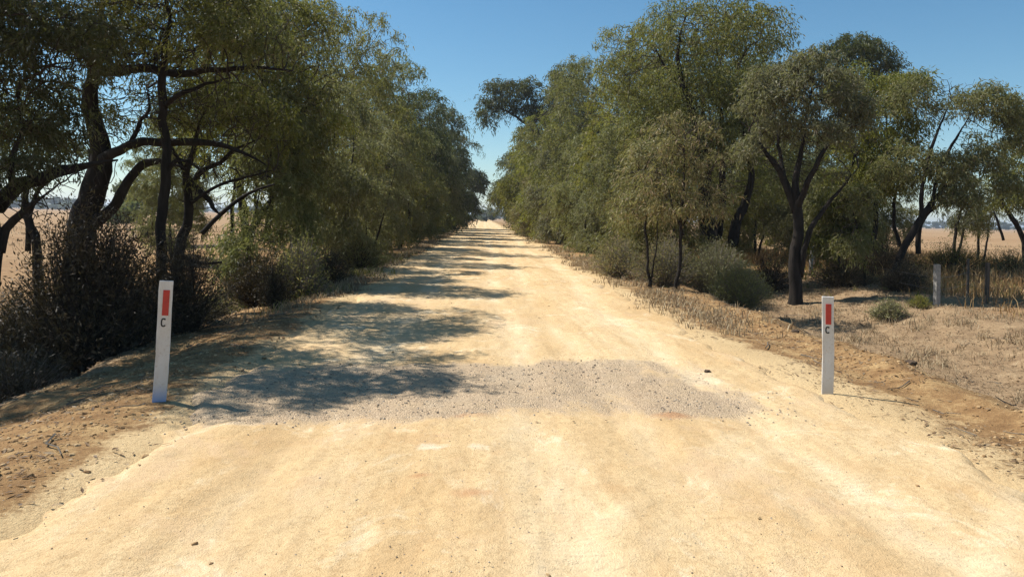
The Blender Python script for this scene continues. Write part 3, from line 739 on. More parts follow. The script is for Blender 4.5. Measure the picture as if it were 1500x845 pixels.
tree('gum_tree', 'curved dark tree with a fork of low spreading boughs beside the slender straight trunk', 'tree', foot(252, 13.5),
     [stem0(250, 13.5, .105, [(262, 372, .09), (273, 335, .082), (277, 300, .078), (275, 260, .072), (286, 230, .06), (300, 190, .045), (318, 150, .03)]),
      pst([(276, 275, .05), (300, 248, .045), (325, 236, .04), (350, 215, .03), (378, 205, .02)], 13.5),
      pst([(275, 262, .045), (262, 236, .04), (250, 215, .03), (232, 190, .02)], 13.5),
      pst([(277, 262, .05), (300, 290, .045, -.2), (318, 312, .03, -.3), (326, 320, .02, -.3)], 13.5),
      pst([(278, 300, .035), (310, 277, .03, -.3), (350, 262, .025, -.5), (388, 250, .018, -.6)], 13.5)],
     pcl([(330, 150, 60, 40), (380, 170, 55, 30, -.3), (260, 165, 50, 30), (400, 200, 35, 24, -.4)], 13.5),
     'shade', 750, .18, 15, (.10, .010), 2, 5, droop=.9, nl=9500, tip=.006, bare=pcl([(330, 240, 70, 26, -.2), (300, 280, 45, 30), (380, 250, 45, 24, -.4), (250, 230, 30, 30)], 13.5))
tree('gum_tree', 'tree with two dark stems leaning apart, at the start of the left hedgerow', 'tree', foot(362, 17),
     [stem0(362, 17, .10, [(358, 340, .09), (350, 300, .085), (349, 265, .08), (357, 220, .06), (375, 160, .05), (385, 80, .04)]),
      pst([(364, 352, .09), (374, 322, .075), (392, 296, .06), (408, 270, .05), (430, 220, .04), (445, 150, .03)], 17),
      pst([(388, 352, .07), (394, 315, .065), (397, 285, .055), (395, 240, .05), (410, 180, .035)], 17.5)],
     pcl([(380, 130, 75, 50), (430, 190, 55, 60), (450, 110, 60, 55), (400, 40, 90, 50), (445, 250, 35, 35)], 17),
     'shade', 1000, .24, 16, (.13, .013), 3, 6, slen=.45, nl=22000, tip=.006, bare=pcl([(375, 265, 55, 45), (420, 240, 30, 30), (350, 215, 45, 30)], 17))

# ---- a hedgerow tree: two or three leaning stems, foliage from near the ground to the crown
def hedge_tree(label, x, y, h, rx, ry, low, seed, mat='olive', n=850, leaf=(.14, .015), group=None, side=-1, over=0., name='gum_tree', strs=3, per=7, tall=1.0, nl=24000):
    r = np.random.default_rng(500 + seed); z0 = float(height(x, y))
    base = np.array([x, y, z0 - .1]); stems = []
    for k in range(r.integers(2, 4)):
        a = r.uniform(0, 6.28); le = r.uniform(.25, .7) * rx
        top = np.array([x + le * math.cos(a), y + le * math.sin(a), z0 + h * r.uniform(.6, .8)])
        b = base + np.array([r.normal(0, .12), r.normal(0, .12), 0]) * (k > 0)
        mid = b * .55 + top * .45 + np.array([r.normal(0, .25), r.normal(0, .25), 0])
        r0 = (.0095 * h) * r.uniform(.7, 1.1)
        stems.append([(*b, r0 * 1.2), (*(b * .8 + mid * .2), r0), (*mid, r0 * .7), (*top, r0 * .3)])
    cl = []
    k = 13; a0 = r.uniform(0, 6.28)
    for q in range(k):
        f = low + (1 - low) * (q + .5) / k
        prof = math.sin(PI * min(1, max(.0, .16 + .78 * f))) ** .7
        a = a0 + 2.4 * q + r.uniform(-.4, .4); off = r.uniform(.25, .6)
        cx = x + rx * prof * off * math.cos(a) - side * over * f; cy = y + ry * prof * off * math.sin(a)
        cr = r.uniform(.42, .62)
        cl.append((cx, cy, z0 + h * f * .95, rx * prof * cr, ry * prof * cr, h * .5 * (1 - low) * r.uniform(.20, .30)))
    cl.append((x - side * over, y, z0 + h * .88, rx * .6, ry * .6, h * .12))
    return tree(name, label, 'tree', base, stems, cl, mat, n, max(.2, .018 * y * .5 + .14), seed, leaf, strs, per, slen=max(.42, leaf[0] * 3.4), group=group, nl=nl, tip=max(.005, .00022 * y))

GL = 'gum trees lining the left side of the road'
GR = 'gum trees lining the right side of the road'
LH = [ # label, x, y, h, rx, ry, low, mat, n, leaf
    ('pale grey-green weeping young tree at the near end of the left hedgerow', -4.9, 16.5, 4.6, 1.25, 1.5, .05, 'grey', 800, (.13, .013)),
    ('tall olive tree whose crown spreads over the near end of the left hedgerow', -6.2, 19.5, 8.2, 2.6, 2.4, .48, 'olive', 1100, (.14, .015)),
    ('grey-green drooping tree with a bare leaning stem low in the left hedgerow', -4.6, 22, 5.6, 1.7, 1.8, .08, 'grey', 900, (.15, .015)),
    ('yellow-green tall tree standing behind the grey drooping ones on the left', -6.2, 26, 9.6, 2.7, 2.6, .15, 'yellow', 1200, (.16, .018)),
    ('brightest green tree whose rounded shoulder meets the sky on the left of the road', -5.6, 33, 11.0, 2.7, 3.0, .06, 'yellow', 1300, (.18, .021)),
    ('olive mid-row tree just beyond the bright rounded crown on the left', -5.4, 43, 11.2, 2.8, 3.4, .04, 'olive', 1200, (.21, .025)),
    ('dark dense tree bulging toward the road in the left row', -4.9, 55, 11.4, 3.2, 4.0, .04, 'dark', 1200, (.25, .032)),
    ('brownish dark tree leaning over the road near the far end of the left row', -4.3, 72, 12.2, 3.7, 5.0, .04, 'dark', 1100, (.31, .042)),
    ('last dark tree of the left row, reaching farthest over the track', -3.9, 95, 12.6, 4.2, 6.0, .06, 'dark', 1000, (.4, .058)),
]
LT, RT_ = [], []
for k, (lb, x, y, h, rx, ry, low, mt, n, lf) in enumerate(LH):
    LT.append(hedge_tree(lb, x, y, h, rx, ry, low, 20 + k, mt, n, lf, GL, -1, .25))
RH = [
    ('tall olive gum with dark limbs spread like a fan beside the road on the right', 7.6, 24, 9.6, 3.6, 3.0, .30, 'olive', 1300, (.15, .016)),
    ('brownish green young tree at the near end of the right hedgerow', 5.3, 21, 4.3, 1.5, 1.6, .05, 'brown', 900, (.13, .013)),
    ('grey-green feathery tree filling the lower right hedgerow', 5.6, 26.5, 5.4, 1.7, 2.0, .04, 'grey', 1000, (.15, .016)),
    ('olive tree with a high rounded top behind the feathery right hedgerow', 6.6, 32, 10.4, 3.0, 3.0, .12, 'yellow', 1300, (.17, .020)),
    ('low bushy grey tree leaning to the road midway along the right hedgerow', 5.2, 36, 5.6, 1.8, 2.6, .03, 'grey', 900, (.18, .021)),
    ('green tree whose crown slopes up from the sky gap on the right', 5.9, 43, 11.2, 3.0, 3.4, .05, 'olive', 1200, (.20, .024)),
    ('yellowish tree halfway down the right row', 5.4, 56, 10.2, 3.0, 4.0, .03, 'yellow', 1100, (.25, .031)),
    ('rounded olive tree toward the far end of the right row', 5.2, 74, 10.8, 3.6, 5.0, .04, 'olive', 1000, (.31, .042)),
    ('last tree of the right row, dark with gaps showing its stems', 5.2, 112, 11.5, 4.2, 5.0, .22, 'dark', 800, (.45, .065)),
]
for k, (lb, x, y, h, rx, ry, low, mt, n, lf) in enumerate(RH):
    RT_.append(hedge_tree(lb, x, y, h, rx, ry, low, 40 + k, mt, n, lf, GR, 1, .5))
# more trees of the same rows, copied from those above (their meshes shared)
def copy_tree(src, label, x, y, s, rot, group):
    o = src.copy(); COL.objects.link(o)
    for ch in src.children:
        c = ch.copy(); COL.objects.link(c); c.parent = o
    o.location = (x, y, float(height(x, y)) - .1); o.rotation_euler = (0, 0, rot); o.scale = (s, s, s)
    o['label'] = label; o['group'] = group
    return o
LC = [(4, -7.6, 38, .95, 'gum tree half hidden behind the bright rounded crown on the left'), (5, -7.4, 49, 1.0, 'gum tree in the second rank of the left row, behind the olive mid-row tree'),
      (6, -6.6, 64, 1.05, 'gum tree between the dense dark tree and the brownish leaning one on the left'), (7, -5.6, 84, 1.0, 'gum tree filling the left row just before its last tree'),
      (2, -4.3, 28.5, 1.0, 'low leafy tree at the foot of the bright rounded crown on the left'),
      (0, -4.1, 36, 1.25, 'low weeping tree on the left edge below the bright rounded crown'), (2, -4.2, 48, 1.25, 'low drooping tree at the road edge in the middle of the left row'),
      (0, -3.9, 62, 1.6, 'low weeping tree at the road edge toward the far end of the left row')]
for k, (i_, x, y, s_, lb) in enumerate(LC): copy_tree(LT[i_], lb, x, y, s_, 1.1 + 1.7 * k, GL)
RC = [(3, 8.6, 38, 1.0, 'gum tree in the second rank behind the low bushy grey one on the right'), (5, 8.2, 50, 1.0, 'gum tree in the second rank of the right row behind the sloping green crown'),
      (6, 6.6, 66, 1.0, 'gum tree between the yellowish tree and the rounded olive one on the right'), (7, 5.6, 92, 1.0, 'gum tree filling the right row just before its last tree'),
      (0, 9.4, 30, .95, 'gum tree behind the fan-limbed one on the right, crown only partly seen'), (2, 5.0, 31, .95, 'low feathery tree at the road edge past the first feathery one on the right'),
      (4, 4.9, 47, 1.1, 'low grey tree at the road edge under the sloping green crown on the right'), (1, 4.7, 62, 1.5, 'low brownish tree at the road edge toward the far end of the right row')]
RC.append((5, 5.3, 53, 1.05, 'tall gum at the road edge just in front of the outstretched bough on the right'))
for k, (i_, x, y, s_, lb) in enumerate(RC): copy_tree(RT_[i_], lb, x, y, s_, .7 + 1.9 * k, GR)
BT = [(2, 12.5, 29, 1.0, 'leafy low tree behind the umbrella-shaped one, in its shade'), (4, 15.5, 33, 1.0, 'low bushy tree in the background left of the leaning gum'), (2, 18.5, 34, .95, 'low tree in the background right of the leaning gum'),
      (1, 11.2, 33, 1.1, 'brownish low tree in the background between the old twin trunks and the umbrella-shaped tree'), (3, 16.0, 44, .8, 'taller tree far behind the leaning gum, showing through its crown')]
BT += [(5, 13.5, 40, .95, 'tall gum rising behind the umbrella-shaped tree on the right'), (3, 11.0, 47, 1.1, 'tall gum showing above the old twin-trunked gum on the right'), (7, 21.5, 52, .8, 'broad gum far behind the leaning gum near the right edge')]
for k, (i_, x, y, s_, lb) in enumerate(BT): copy_tree(RT_[i_], lb, x, y, s_, 2.1 + 1.3 * k, 'trees standing behind the right roadside trees')
BL = [(2, -11.0, 27, .9, 'small leafy tree out on the paddock side behind the two-stemmed tree'), (1, -15.0, 36, .8, 'olive tree in the paddock behind the thick dark trunk')]
for k, (i_, x, y, s_, lb) in enumerate(BL): copy_tree(LT[i_], lb, x, y, s_, 1.9 + 1.3 * k, 'trees standing behind the left roadside trees')
# tall tree with a bough reaching out over the road
d = 66
tree('gum_tree', 'tall tree holding a separate leafy bough out over the road against the sky', 'tree', foot(800, d),
     [stem0(800, d, .26, [(800, 260, .24), (802, 210, .2), (812, 160, .13), (822, 120, .08)]),
      pst([(798, 215, .14), (775, 185, .12), (745, 165, .09), (720, 160, .05)], d)],
     pcl([(735, 150, 26, 17), (718, 168, 20, 14), (748, 130, 22, 14), (712, 150, 14, 12), (764, 150, 18, 18), (775, 130, 18, 18), (780, 165, 18, 16), (725, 128, 16, 12), (815, 150, 30, 36), (828, 115, 26, 24), (845, 180, 36, 40)], d),
     'dark', 850, .42, 60, (.30, .04), 3, 7, slen=1.0, tip=.016, rmax=.12)

# ---- right of the road
d = 18.5
tree('gum_tree', 'umbrella-shaped tree with a dark forked trunk behind the right white post', 'tree', foot(1166, d),
     [stem0(1166, d, .165, [(1164, 385, .142), (1169, 345, .132), (1166, 305, .115), (1164, 260, .08), (1172, 200, .05), (1180, 140, .03)]),
      pst([(1167, 312, .10), (1152, 272, .08), (1135, 240, .07), (1115, 213, .05), (1096, 196, .035)], d),
      pst([(1167, 308, .09), (1180, 275, .075, -.3), (1198, 240, .06, -.5), (1216, 210, .045, -.6), (1232, 190, .03, -.7)], d),
      pst([(1166, 300, .07), (1148, 250, .06, .4), (1142, 210, .045, .6), (1148, 160, .03, .8)], d),
      pst([(1172, 405, .085), (1180, 365, .07, -.2), (1190, 335, .065, -.3), (1214, 305, .05, -.4), (1243, 272, .035, -.5), (1262, 245, .02, -.6)], d)],
     pcl([(1115, 165, 38, 38), (1180, 130, 62, 42), (1235, 165, 42, 40), (1150, 185, 40, 26, .8), (1210, 195, 40, 26, -.6), (1130, 120, 40, 30), (1225, 115, 36, 26), (1100, 215, 22, 18), (1250, 215, 26, 20), (1180, 90, 50, 18)], d),
     'grey', 1250, .21, 61, (.13, .014), 3, 7, slen=.4, tip=.006, bare=pcl([(1170, 225, 62, 45)], d))
d = 22
tree('gum_tree', 'old thick twin-trunked gum in the gap left of the umbrella-shaped tree', 'tree', foot(1037, d),
     [stem0(1037, d, .26, [(1037, 340, .23), (1032, 290, .2), (1035, 240, .16), (1020, 170, .11), (1000, 100, .08), (1010, 20, .05)]),
      pst([(1072, 362, .18), (1078, 330, .15), (1092, 295, .12), (1100, 255, .09), (1090, 190, .06), (1080, 110, .04)], d),
      pst([(1050, 352, .14), (1055, 310, .12), (1058, 260, .1), (1055, 190, .07), (1050, 110, .05)], d + .6),
      pst([(1030, 260, .09), (1008, 230, .07), (985, 205, .05), (960, 180, .03)], d),
      pst([(1003, 130, .06), (985, 115, .05), (972, 100, .035), (955, 70, .02)], d)],
     pcl([(1000, 130, 70, 50), (1060, 120, 55, 50), (1080, 200, 45, 40), (970, 190, 50, 40), (1030, 50, 90, 45), (1020, 215, 40, 30), (1095, 50, 70, 40), (930, 100, 60, 50)], d),
     'olive', 1350, .25, 62, (.15, .016), 3, 7, slen=.5)
d = 23
tree('gum_tree', 'wide leaning gum behind the fence, its pale crown broken by blue sky', 'tree', foot(1305, d),
     [stem0(1305, d, .13, [(1312, 395, .12), (1322, 365, .11), (1340, 335, .10), (1358, 305, .09), (1380, 280, .07), (1402, 262, .05), (1425, 250, .035)]),
      pst([(1350, 318, .07), (1352, 270, .06), (1366, 220, .05), (1380, 180, .04), (1395, 150, .025)], d),
      pst([(1364, 300, .06), (1380, 245, .05), (1402, 200, .04), (1420, 170, .03)], d),
      pst([(1345, 372, .08), (1346, 340, .075), (1362, 308, .06), (1400, 290, .04)], d + .7)],
     pcl([(1325, 235, 38, 32), (1378, 245, 40, 26), (1430, 225, 42, 34), (1450, 265, 40, 22), (1400, 140, 48, 26), (1450, 155, 44, 30), (1345, 140, 46, 30), (1405, 285, 34, 18), (1485, 190, 26, 30)], d),
     'grey', 1250, .25, 63, (.15, .016), 3, 6, slen=.5)
d = 25
tree('gum_tree', 'tree with a dark stem slanting to the left, right behind the umbrella-shaped one', 'tree', foot(1262, d),
     [stem0(1262, d, .15, [(1250, 350, .13), (1238, 325, .11), (1232, 290, .09), (1250, 240, .06), (1262, 190, .04)]),
      pst([(1276, 362, .1), (1282, 330, .085), (1280, 290, .07), (1295, 230, .05), (1300, 170, .035)], d),
      pst([(1318, 362, .07), (1310, 320, .06), (1312, 280, .05), (1320, 230, .03)], d + .5)],
     pcl([(1290, 150, 50, 36), (1310, 200, 44, 36), (1265, 200, 40, 36), (1290, 260, 44, 26), (1240, 260, 34, 22), (1320, 120, 40, 20), (1255, 120, 40, 28)], d),
     'olive', 1050, .27, 64, (.16, .017), 3, 7, slen=.5)
d = 40
tree('gum_tree', 'darker tall tree whose crown shows above and behind the umbrella-shaped tree', 'tree', foot(1262, d),
     [stem0(1262, d, .2, [(1262, 300, .18), (1264, 230, .14), (1262, 160, .1), (1265, 110, .06)])],
     pcl([(1270, 118, 32, 20), (1250, 80, 45, 30), (1290, 90, 30, 18), (1240, 130, 36, 26)], d), 'dark', 500, .35, 65, (.2, .026), 3, 7, slen=.7, tip=.01, nl=14000)
d = 27
tree('gum_tree', 'gum cut by the right edge of view with slanting thin stems', 'tree', foot(1500, d),
     [stem0(1505, d, .1, [(1497, 350, .09), (1480, 315, .08), (1465, 285, .06), (1450, 262, .04)]),
      pst([(1520, 360, .12), (1510, 320, .1), (1500, 280, .08), (1490, 240, .05)], d),
      pst([(1470, 352, .05), (1462, 325, .045), (1450, 300, .03)], d + 1)],
     pcl([(1490, 260, 30, 26), (1520, 225, 45, 45), (1475, 285, 26, 18), (1540, 290, 50, 40), (1545, 170, 60, 40)], d), 'olive', 800, .27, 66, (.16, .017), 3, 6, slen=.5)
# slim trees one sees between the bigger ones on the right
SL = [(1192, 26, 3.6, 'slim straight sapling close behind the forked trunk of the umbrella-shaped tree', 'grey', .035),
      (1226, 20.5, 2.6, 'thin leafy sapling under the right side of the umbrella-shaped crown', 'olive', .03),
      (1268, 20, 2.8, 'thin dark-stemmed sapling between the umbrella-shaped tree and the leaning gum', 'olive', .03),
      (1395, 30, 4.0, 'small tree with two thin stems beyond the pale fence post', 'grey', .06),
      (1432, 31, 3.8, 'thin-stemmed small tree beyond the dark fence post', 'olive', .05),
      (1105, 33, 4.5, 'small olive tree in the sky gap beside the thick twin-trunked gum', 'olive', .06)]
for k, (px, d, h, lb, mt, r0) in enumerate(SL):
    f = foot(px, d); r_ = np.random.default_rng(90 + k)
    tx, ty = r_.normal(0, .25), r_.normal(0, .25)
    st = [[(*f, r0 * 1.2), (*(f + (tx * .2, ty * .2, h * .35)), r0), (*(f + (tx * .7, ty, h * .65)), r0 * .7), (*(f + (tx, ty, h * .9)), r0 * .3)]]
    if k >= 3: st.append([(*(f + (.15, 0, 0)), r0), (*(f + (.45, .1, h * .4)), r0 * .7), (*(f + (.8, .2, h * .75)), r0 * .4)])
    cl = [(f[0] + tx * .6 + r_.normal(0, .35), f[1] + ty + r_.normal(0, .35), f[2] + h * q, .55 * h / 3, .55 * h / 3, .4 * h / 3) for q in (.5, .65, .8, .92)]
    tree('sapling', lb, 'sapling', f, st, cl, mt, 170, .16, 90 + k, (.13, .014), 2, 6, slen=.4, nl=6000, bark='bark_grey' if k == 0 else 'bark')
# two young trees by the right road edge
d = 16.5
tree('sapling', 'young brownish tree with a bare leaning stem by the right road edge, nearer the shrub', 'sapling', foot(991, d),
     [stem0(991, d, .045, [(996, 395, .042), (1001, 345, .038), (1000, 290, .03), (1003, 230, .02)]),
      pst([(1001, 345, .025), (985, 300, .02), (975, 260, .014)], d), pst([(1001, 330, .022), (1020, 290, .018), (1035, 250, .012)], d)],
     pcl([(1000, 215, 46, 32), (968, 262, 34, 28), (1045, 250, 36, 34), (1002, 300, 52, 20), (1025, 190, 40, 24), (1060, 290, 26, 24), (985, 180, 30, 20)], d), 'brown', 420, .17, 70, (.13, .012), 3, 6, slen=.30, nl=5600, gap=.47)
d = 17.5
tree('sapling', 'young brownish tree with a thin stem by the right road edge, farther from the shrub', 'sapling', foot(953, d),
     [stem0(953, d, .04, [(948, 395, .036), (949, 350, .032), (945, 300, .026), (940, 250, .016)]),
      pst([(950, 420, .025), (955, 395, .02), (960, 350, .015), (966, 300, .01)], d)],
     pcl([(940, 260, 36, 32), (960, 300, 34, 26), (915, 295, 32, 28), (945, 225, 30, 24)], d), 'brown', 400, .17, 71, (.13, .012), 3, 6, slen=.30, nl=5000, gap=.47)
# canopy over the near left verge, whose branches throw the shade across the road
def verge_tree(label, x, y, h, r0, cl, seed, n, mat='olive'):
    z0 = float(height(x, y)); b = np.array([x, y, z0 - .1])
    st = [[(*b, r0 * 1.2), (x + .1, y, z0 + h * .3, r0), (x + .25, y + .1, z0 + h * .6, r0 * .7), (x + .3, y, z0 + h * .9, r0 * .3)],
          [(x + .1, y, z0 + h * .35, r0 * .6), (x + .9, y - .1, z0 + h * .6, r0 * .45), (x + 1.8, y, z0 + h * .8, r0 * .25)]]
    return tree('gum_tree', label, 'tree', b, st, cl, mat, n, .2, seed, (.13, .014), 3, 7, slen=.4, nl=34000, gap=.36)
verge_tree('gum tree on the left bank beside the gravel band, crown above the picture', -7.6, 8.4, 6.5, .15,
           [(-5.4, 8.7, 5.6, 1.3, .7, .7), (-6.6, 8.6, 6.2, 1.2, 1.0, .9), (-4.5, 8.5, 5.2, .8, .45, .5), (-5.4, 9.9, 5.8, 1.0, .6, .7), (-7.8, 9.2, 6.0, 1.3, 1.0, .9), (-7.6, 11, 6.0, 1.2, 1.2, .8), (-8.6, 8.6, 5.6, 1.1, .9, .8), (-9.2, 9.8, 5.4, 1.2, 1.2, .8), (-8.6, 12.2, 5.4, 1.3, 1.3, .8), (-7.2, 9.9, 5.0, .9, .9, .6)], 80, 800)

# ---- shrubs: many thin stems from one foot, clothed in small leaves
def shrub(label, x, y, h, rx, ry, seed, mat='scrub', n=260, name='shrub', leaf=(.05, .006), per=34, twig='twig', dome=1.0, group=None, lean=(0, 0), z=None):
    r = np.random.default_rng(3000 + seed); z0 = float(height(x, y)) if z is None else z
    n = int(n * .86)
    t = thing(name, label, 'shrub', (x, y, z0), 0, group)
    a = r.uniform(0, 6.283, n); el = r.random(n) ** .6
    tipx = rx * el * np.cos(a) + lean[0]; tipy = ry * el * np.sin(a) + lean[1]
    tz = h * (1 - dome * .75 * el ** 2) * r.uniform(.62, 1.08, n)
    b = np.column_stack([rx * .25 * el * np.cos(a) * r.random(n), ry * .25 * el * np.sin(a) * r.random(n), np.full(n, -.05)])
    tip = np.column_stack([tipx, tipy, np.maximum(tz, .08)])
    ctl = b * .5 + tip * .5 + np.column_stack([np.zeros(n), np.zeros(n), .28 * tz]) + r.normal(0, .07 * h, (n, 3))
    tt = np.linspace(0, 1, 5)[None, :, None]
    C = (1 - tt) ** 2 * b[:, None] + 2 * tt * (1 - tt) * ctl[:, None] + tt ** 2 * tip[:, None]
    C[:, 1:] += r.normal(0, .018 * h, C[:, 1:].shape)
    T = np.gradient(C, axis=1); T /= np.linalg.norm(T, axis=2)[..., None] + 1e-9
    A = np.cross(T, np.array([.4, .8, .3])); A /= np.linalg.norm(A, axis=2)[..., None] + 1e-9; B = np.cross(T, A)
    R = (np.array([.010, .0075, .0055, .0038, .002]) * (.6 + h * .35))[None, :, None]
    th = np.arange(3) / 3 * 2 * PI
    V = (C[:, :, None] + R[..., None] * (np.cos(th)[:, None] * A[:, :, None] + np.sin(th)[:, None] * B[:, :, None])).reshape(-1, 3)
    idx = np.arange(n * 15).reshape(n, 5, 3); nx_ = np.roll(idx, -1, 2)
    F = np.stack([idx[:, :-1], nx_[:, :-1], nx_[:, 1:], idx[:, 1:]], -1).reshape(-1, 4)
    link('stems', mesh_np('stems', V, [F], M[twig], False), t, 'stuff')
    per = max(8, int(per * .62)); leaf = (leaf[0] * 1.2, leaf[1] * 1.25)
    m = n * per; s_i = r.integers(0, n, m); f = (r.random(m) ** .55) * 3.999; k = f.astype(int); fr = (f - k)[:, None]
    p = C[s_i, k] * (1 - fr) + C[s_i, k + 1] * fr + r.normal(0, .045 * h + .02, (m, 3))
    ld = T[s_i, k] * .6 + r.normal(0, .6, (m, 3)); ld /= np.linalg.norm(ld, axis=1)[:, None]
    sd = np.cross(ld, r.normal(0, 1, (m, 3))); sd /= np.linalg.norm(sd, axis=1)[:, None] + 1e-9
    l = (leaf[0] * (.5 + r.random(m)))[:, None]; w_ = leaf[1] * (.7 + .6 * r.random(m))[:, None]
    V = np.stack([p, p + ld * l * .45 + sd * w_, p + ld * l, p + ld * l * .45 - sd * w_], 1).reshape(-1, 3)
    N_LEAF[0] += m
    link('foliage', mesh_np('foliage', V, [np.arange(m * 4).reshape(-1, 4)], M[mat], False, {'tint': np.repeat(r.random(m), 4)}), t, 'stuff')
    return t
def sh(label, px, d, *a, **k):
    c = P(px, 400, d); return shrub(label, c[0], c[1], *a, **k)
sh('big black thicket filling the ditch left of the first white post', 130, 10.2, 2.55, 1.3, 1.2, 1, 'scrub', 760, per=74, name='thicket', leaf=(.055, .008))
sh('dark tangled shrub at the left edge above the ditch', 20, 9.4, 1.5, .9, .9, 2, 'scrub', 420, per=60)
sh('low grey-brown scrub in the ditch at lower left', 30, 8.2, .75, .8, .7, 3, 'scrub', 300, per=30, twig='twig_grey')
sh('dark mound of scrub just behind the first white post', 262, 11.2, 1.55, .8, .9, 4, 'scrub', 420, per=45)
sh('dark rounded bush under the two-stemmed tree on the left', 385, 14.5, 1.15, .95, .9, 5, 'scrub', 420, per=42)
sh('twiggy grey-brown shrub at the near end of the left hedgerow', 440, 14.6, 1.35, .65, .8, 6, 'brown', 380, per=20, twig='twig_grey')
sh('small shrub with a thin upright stem beside the left dirt bank', 405, 13.2, .85, .35, .4, 7, 'scrub', 160, per=22)
sh('spreading olive shrub behind the thicket on the paddock side', 95, 13.2, 1.15, 1.1, .8, 8, 'shrub', 380, per=34)
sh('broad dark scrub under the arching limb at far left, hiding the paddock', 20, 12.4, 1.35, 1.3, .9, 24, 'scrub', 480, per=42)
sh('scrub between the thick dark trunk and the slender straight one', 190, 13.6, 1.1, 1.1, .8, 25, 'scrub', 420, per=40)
sh('brown dry scrub at the paddock edge under the leaning dead branch', 325, 16.4, 1.0, 1.2, .9, 26, 'brown', 420, per=30, twig='twig_grey')
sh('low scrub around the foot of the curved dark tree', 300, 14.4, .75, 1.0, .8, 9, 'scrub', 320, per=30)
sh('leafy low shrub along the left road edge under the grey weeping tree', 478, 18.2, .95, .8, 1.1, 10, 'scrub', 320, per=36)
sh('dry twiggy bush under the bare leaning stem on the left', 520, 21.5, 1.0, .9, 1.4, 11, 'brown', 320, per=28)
sh('round grey-green broom bush right of the road by the brown saplings', 1085, 16.6, 1.05, .72, .7, 12, 'shrub', 760, per=44, twig='twig_grey', name='broom_bush', leaf=(.06, .0032), dome=.8)
sh('looser broom bush behind the round grey-green one', 1050, 18.4, 1.45, .9, .8, 13, 'shrub', 560, per=44, twig='twig_grey', name='broom_bush', leaf=(.06, .0034), dome=.7)
sh('brown twiggy bush at the feet of the two brown saplings', 975, 18.6, 1.3, 1.0, .9, 14, 'brown', 480, per=26, twig='twig_grey')
sh('dry brown bush on the right verge beyond the saplings', 905, 20.5, 1.2, .85, 1.3, 15, 'brown', 420, per=30, twig='twig_grey')
sh('small rounded tussock bush between the right post and the fence', 1302, 15.6, .42, .42, .38, 16, 'shrub', 420, per=16, name='tussock', leaf=(.06, .004), twig='twig_grey')
sh('small yellowish tussock at the foot of the pale fence post', 1348, 16.2, .26, .24, .24, 17, 'yellow', 240, per=14, name='tussock', leaf=(.06, .004), twig='twig_grey')
sh('dark low scrub in the shade right of the umbrella-shaped tree', 1235, 20.2, .8, 1.0, .8, 18, 'scrub', 360, per=34)
sh('dark brown bush in front of the pale fence post', 1325, 18.6, .8, .7, .6, 19, 'scrub', 320, per=30)
sh('green bush in the sun beyond the fence posts', 1395, 24.5, 1.25, 1.6, 1.2, 20, 'yellow', 460, per=34)
sh('shady scrub between the trunks behind the leaning gum', 1290, 24.6, 1.2, 1.6, 1.0, 21, 'scrub', 420, per=34)
sh('reddish dry bush at the right edge beyond the golden grass', 1480, 24, 1.0, 1.3, 1.0, 22, 'brown', 420, per=26)
sh('low shrub left of the forked trunk of the umbrella-shaped tree', 1128, 20.5, .9, .8, .7, 23, 'scrub', 340, per=34)

# ---- fallen and leaning wood on the left
def stick(name, label, pts, d, K=7, seed=0, cat='branch'):
    p = np.array(pst(pts, d)); b = p[0, :3].copy(); o_ = catmull(p, .1); o_[:, :3] -= b
    V, F, c = tube(o_, K, .16, seed)
    o = link(name, mesh_np(name, V, [F, c], M['bark'], True), None, None, b); o['label'] = label; o['category'] = cat
    return o
stick('leaning_branch', 'dead branch propped slantwise between the curved tree and the two-stemmed tree', [(296, 342, .05), (315, 322, .045), (345, 296, .04), (372, 280, .032), (402, 270, .02)], 14.6, seed=3)
stick('fallen_branch', 'bent dead branch lying low behind the first white post', [(258, 372, .035), (272, 378, .033), (295, 386, .03), (325, 384, .02)], 12.6, seed=4)

# ---- dark clods and a stone standing out on the verges
def clod(label, px, py, z, s, seed, mat='dark_clod'):
    g = G(px, py, z); r = np.random.default_rng(seed)
    bm = __import__('bmesh').new(); B_ = __import__('bmesh').ops
    B_.create_icosphere(bm, subdivisions=2, radius=1)
    for v in bm.verts:
        k = .75 + .6 * r.random(); v.co = Vector((v.co.x * k * s, v.co.y * k * s * .8, v.co.z * k * s * .55))
    me = bpy.data.meshes.new('clod'); bm.to_mesh(me); bm.free(); me.materials.append(M[mat])
    at = me.attributes.new('tint', 'FLOAT', 'POINT'); at.data.foreach_set('value', r.random(len(me.vertices)))
    o = link('clod', me, None, None, (g[0], g[1], float(gz(g[0], g[1])) + s * .25)); o['label'] = label; o['category'] = 'clod'
clod('dark clod on the right verge, left of the right white post', 1165, 489, -.02, .055, 1)
clod('small dark clod on the right end of the gravel band', 1036, 548, 0, .035, 2)
clod('brown clod lying on the left sandy shoulder beside the furrow', 214, 676, -.02, .028, 3, 'clod')
clod('dark clod below the clay ridge right of the right white post', 1334, 552, -.1, .06, 4)

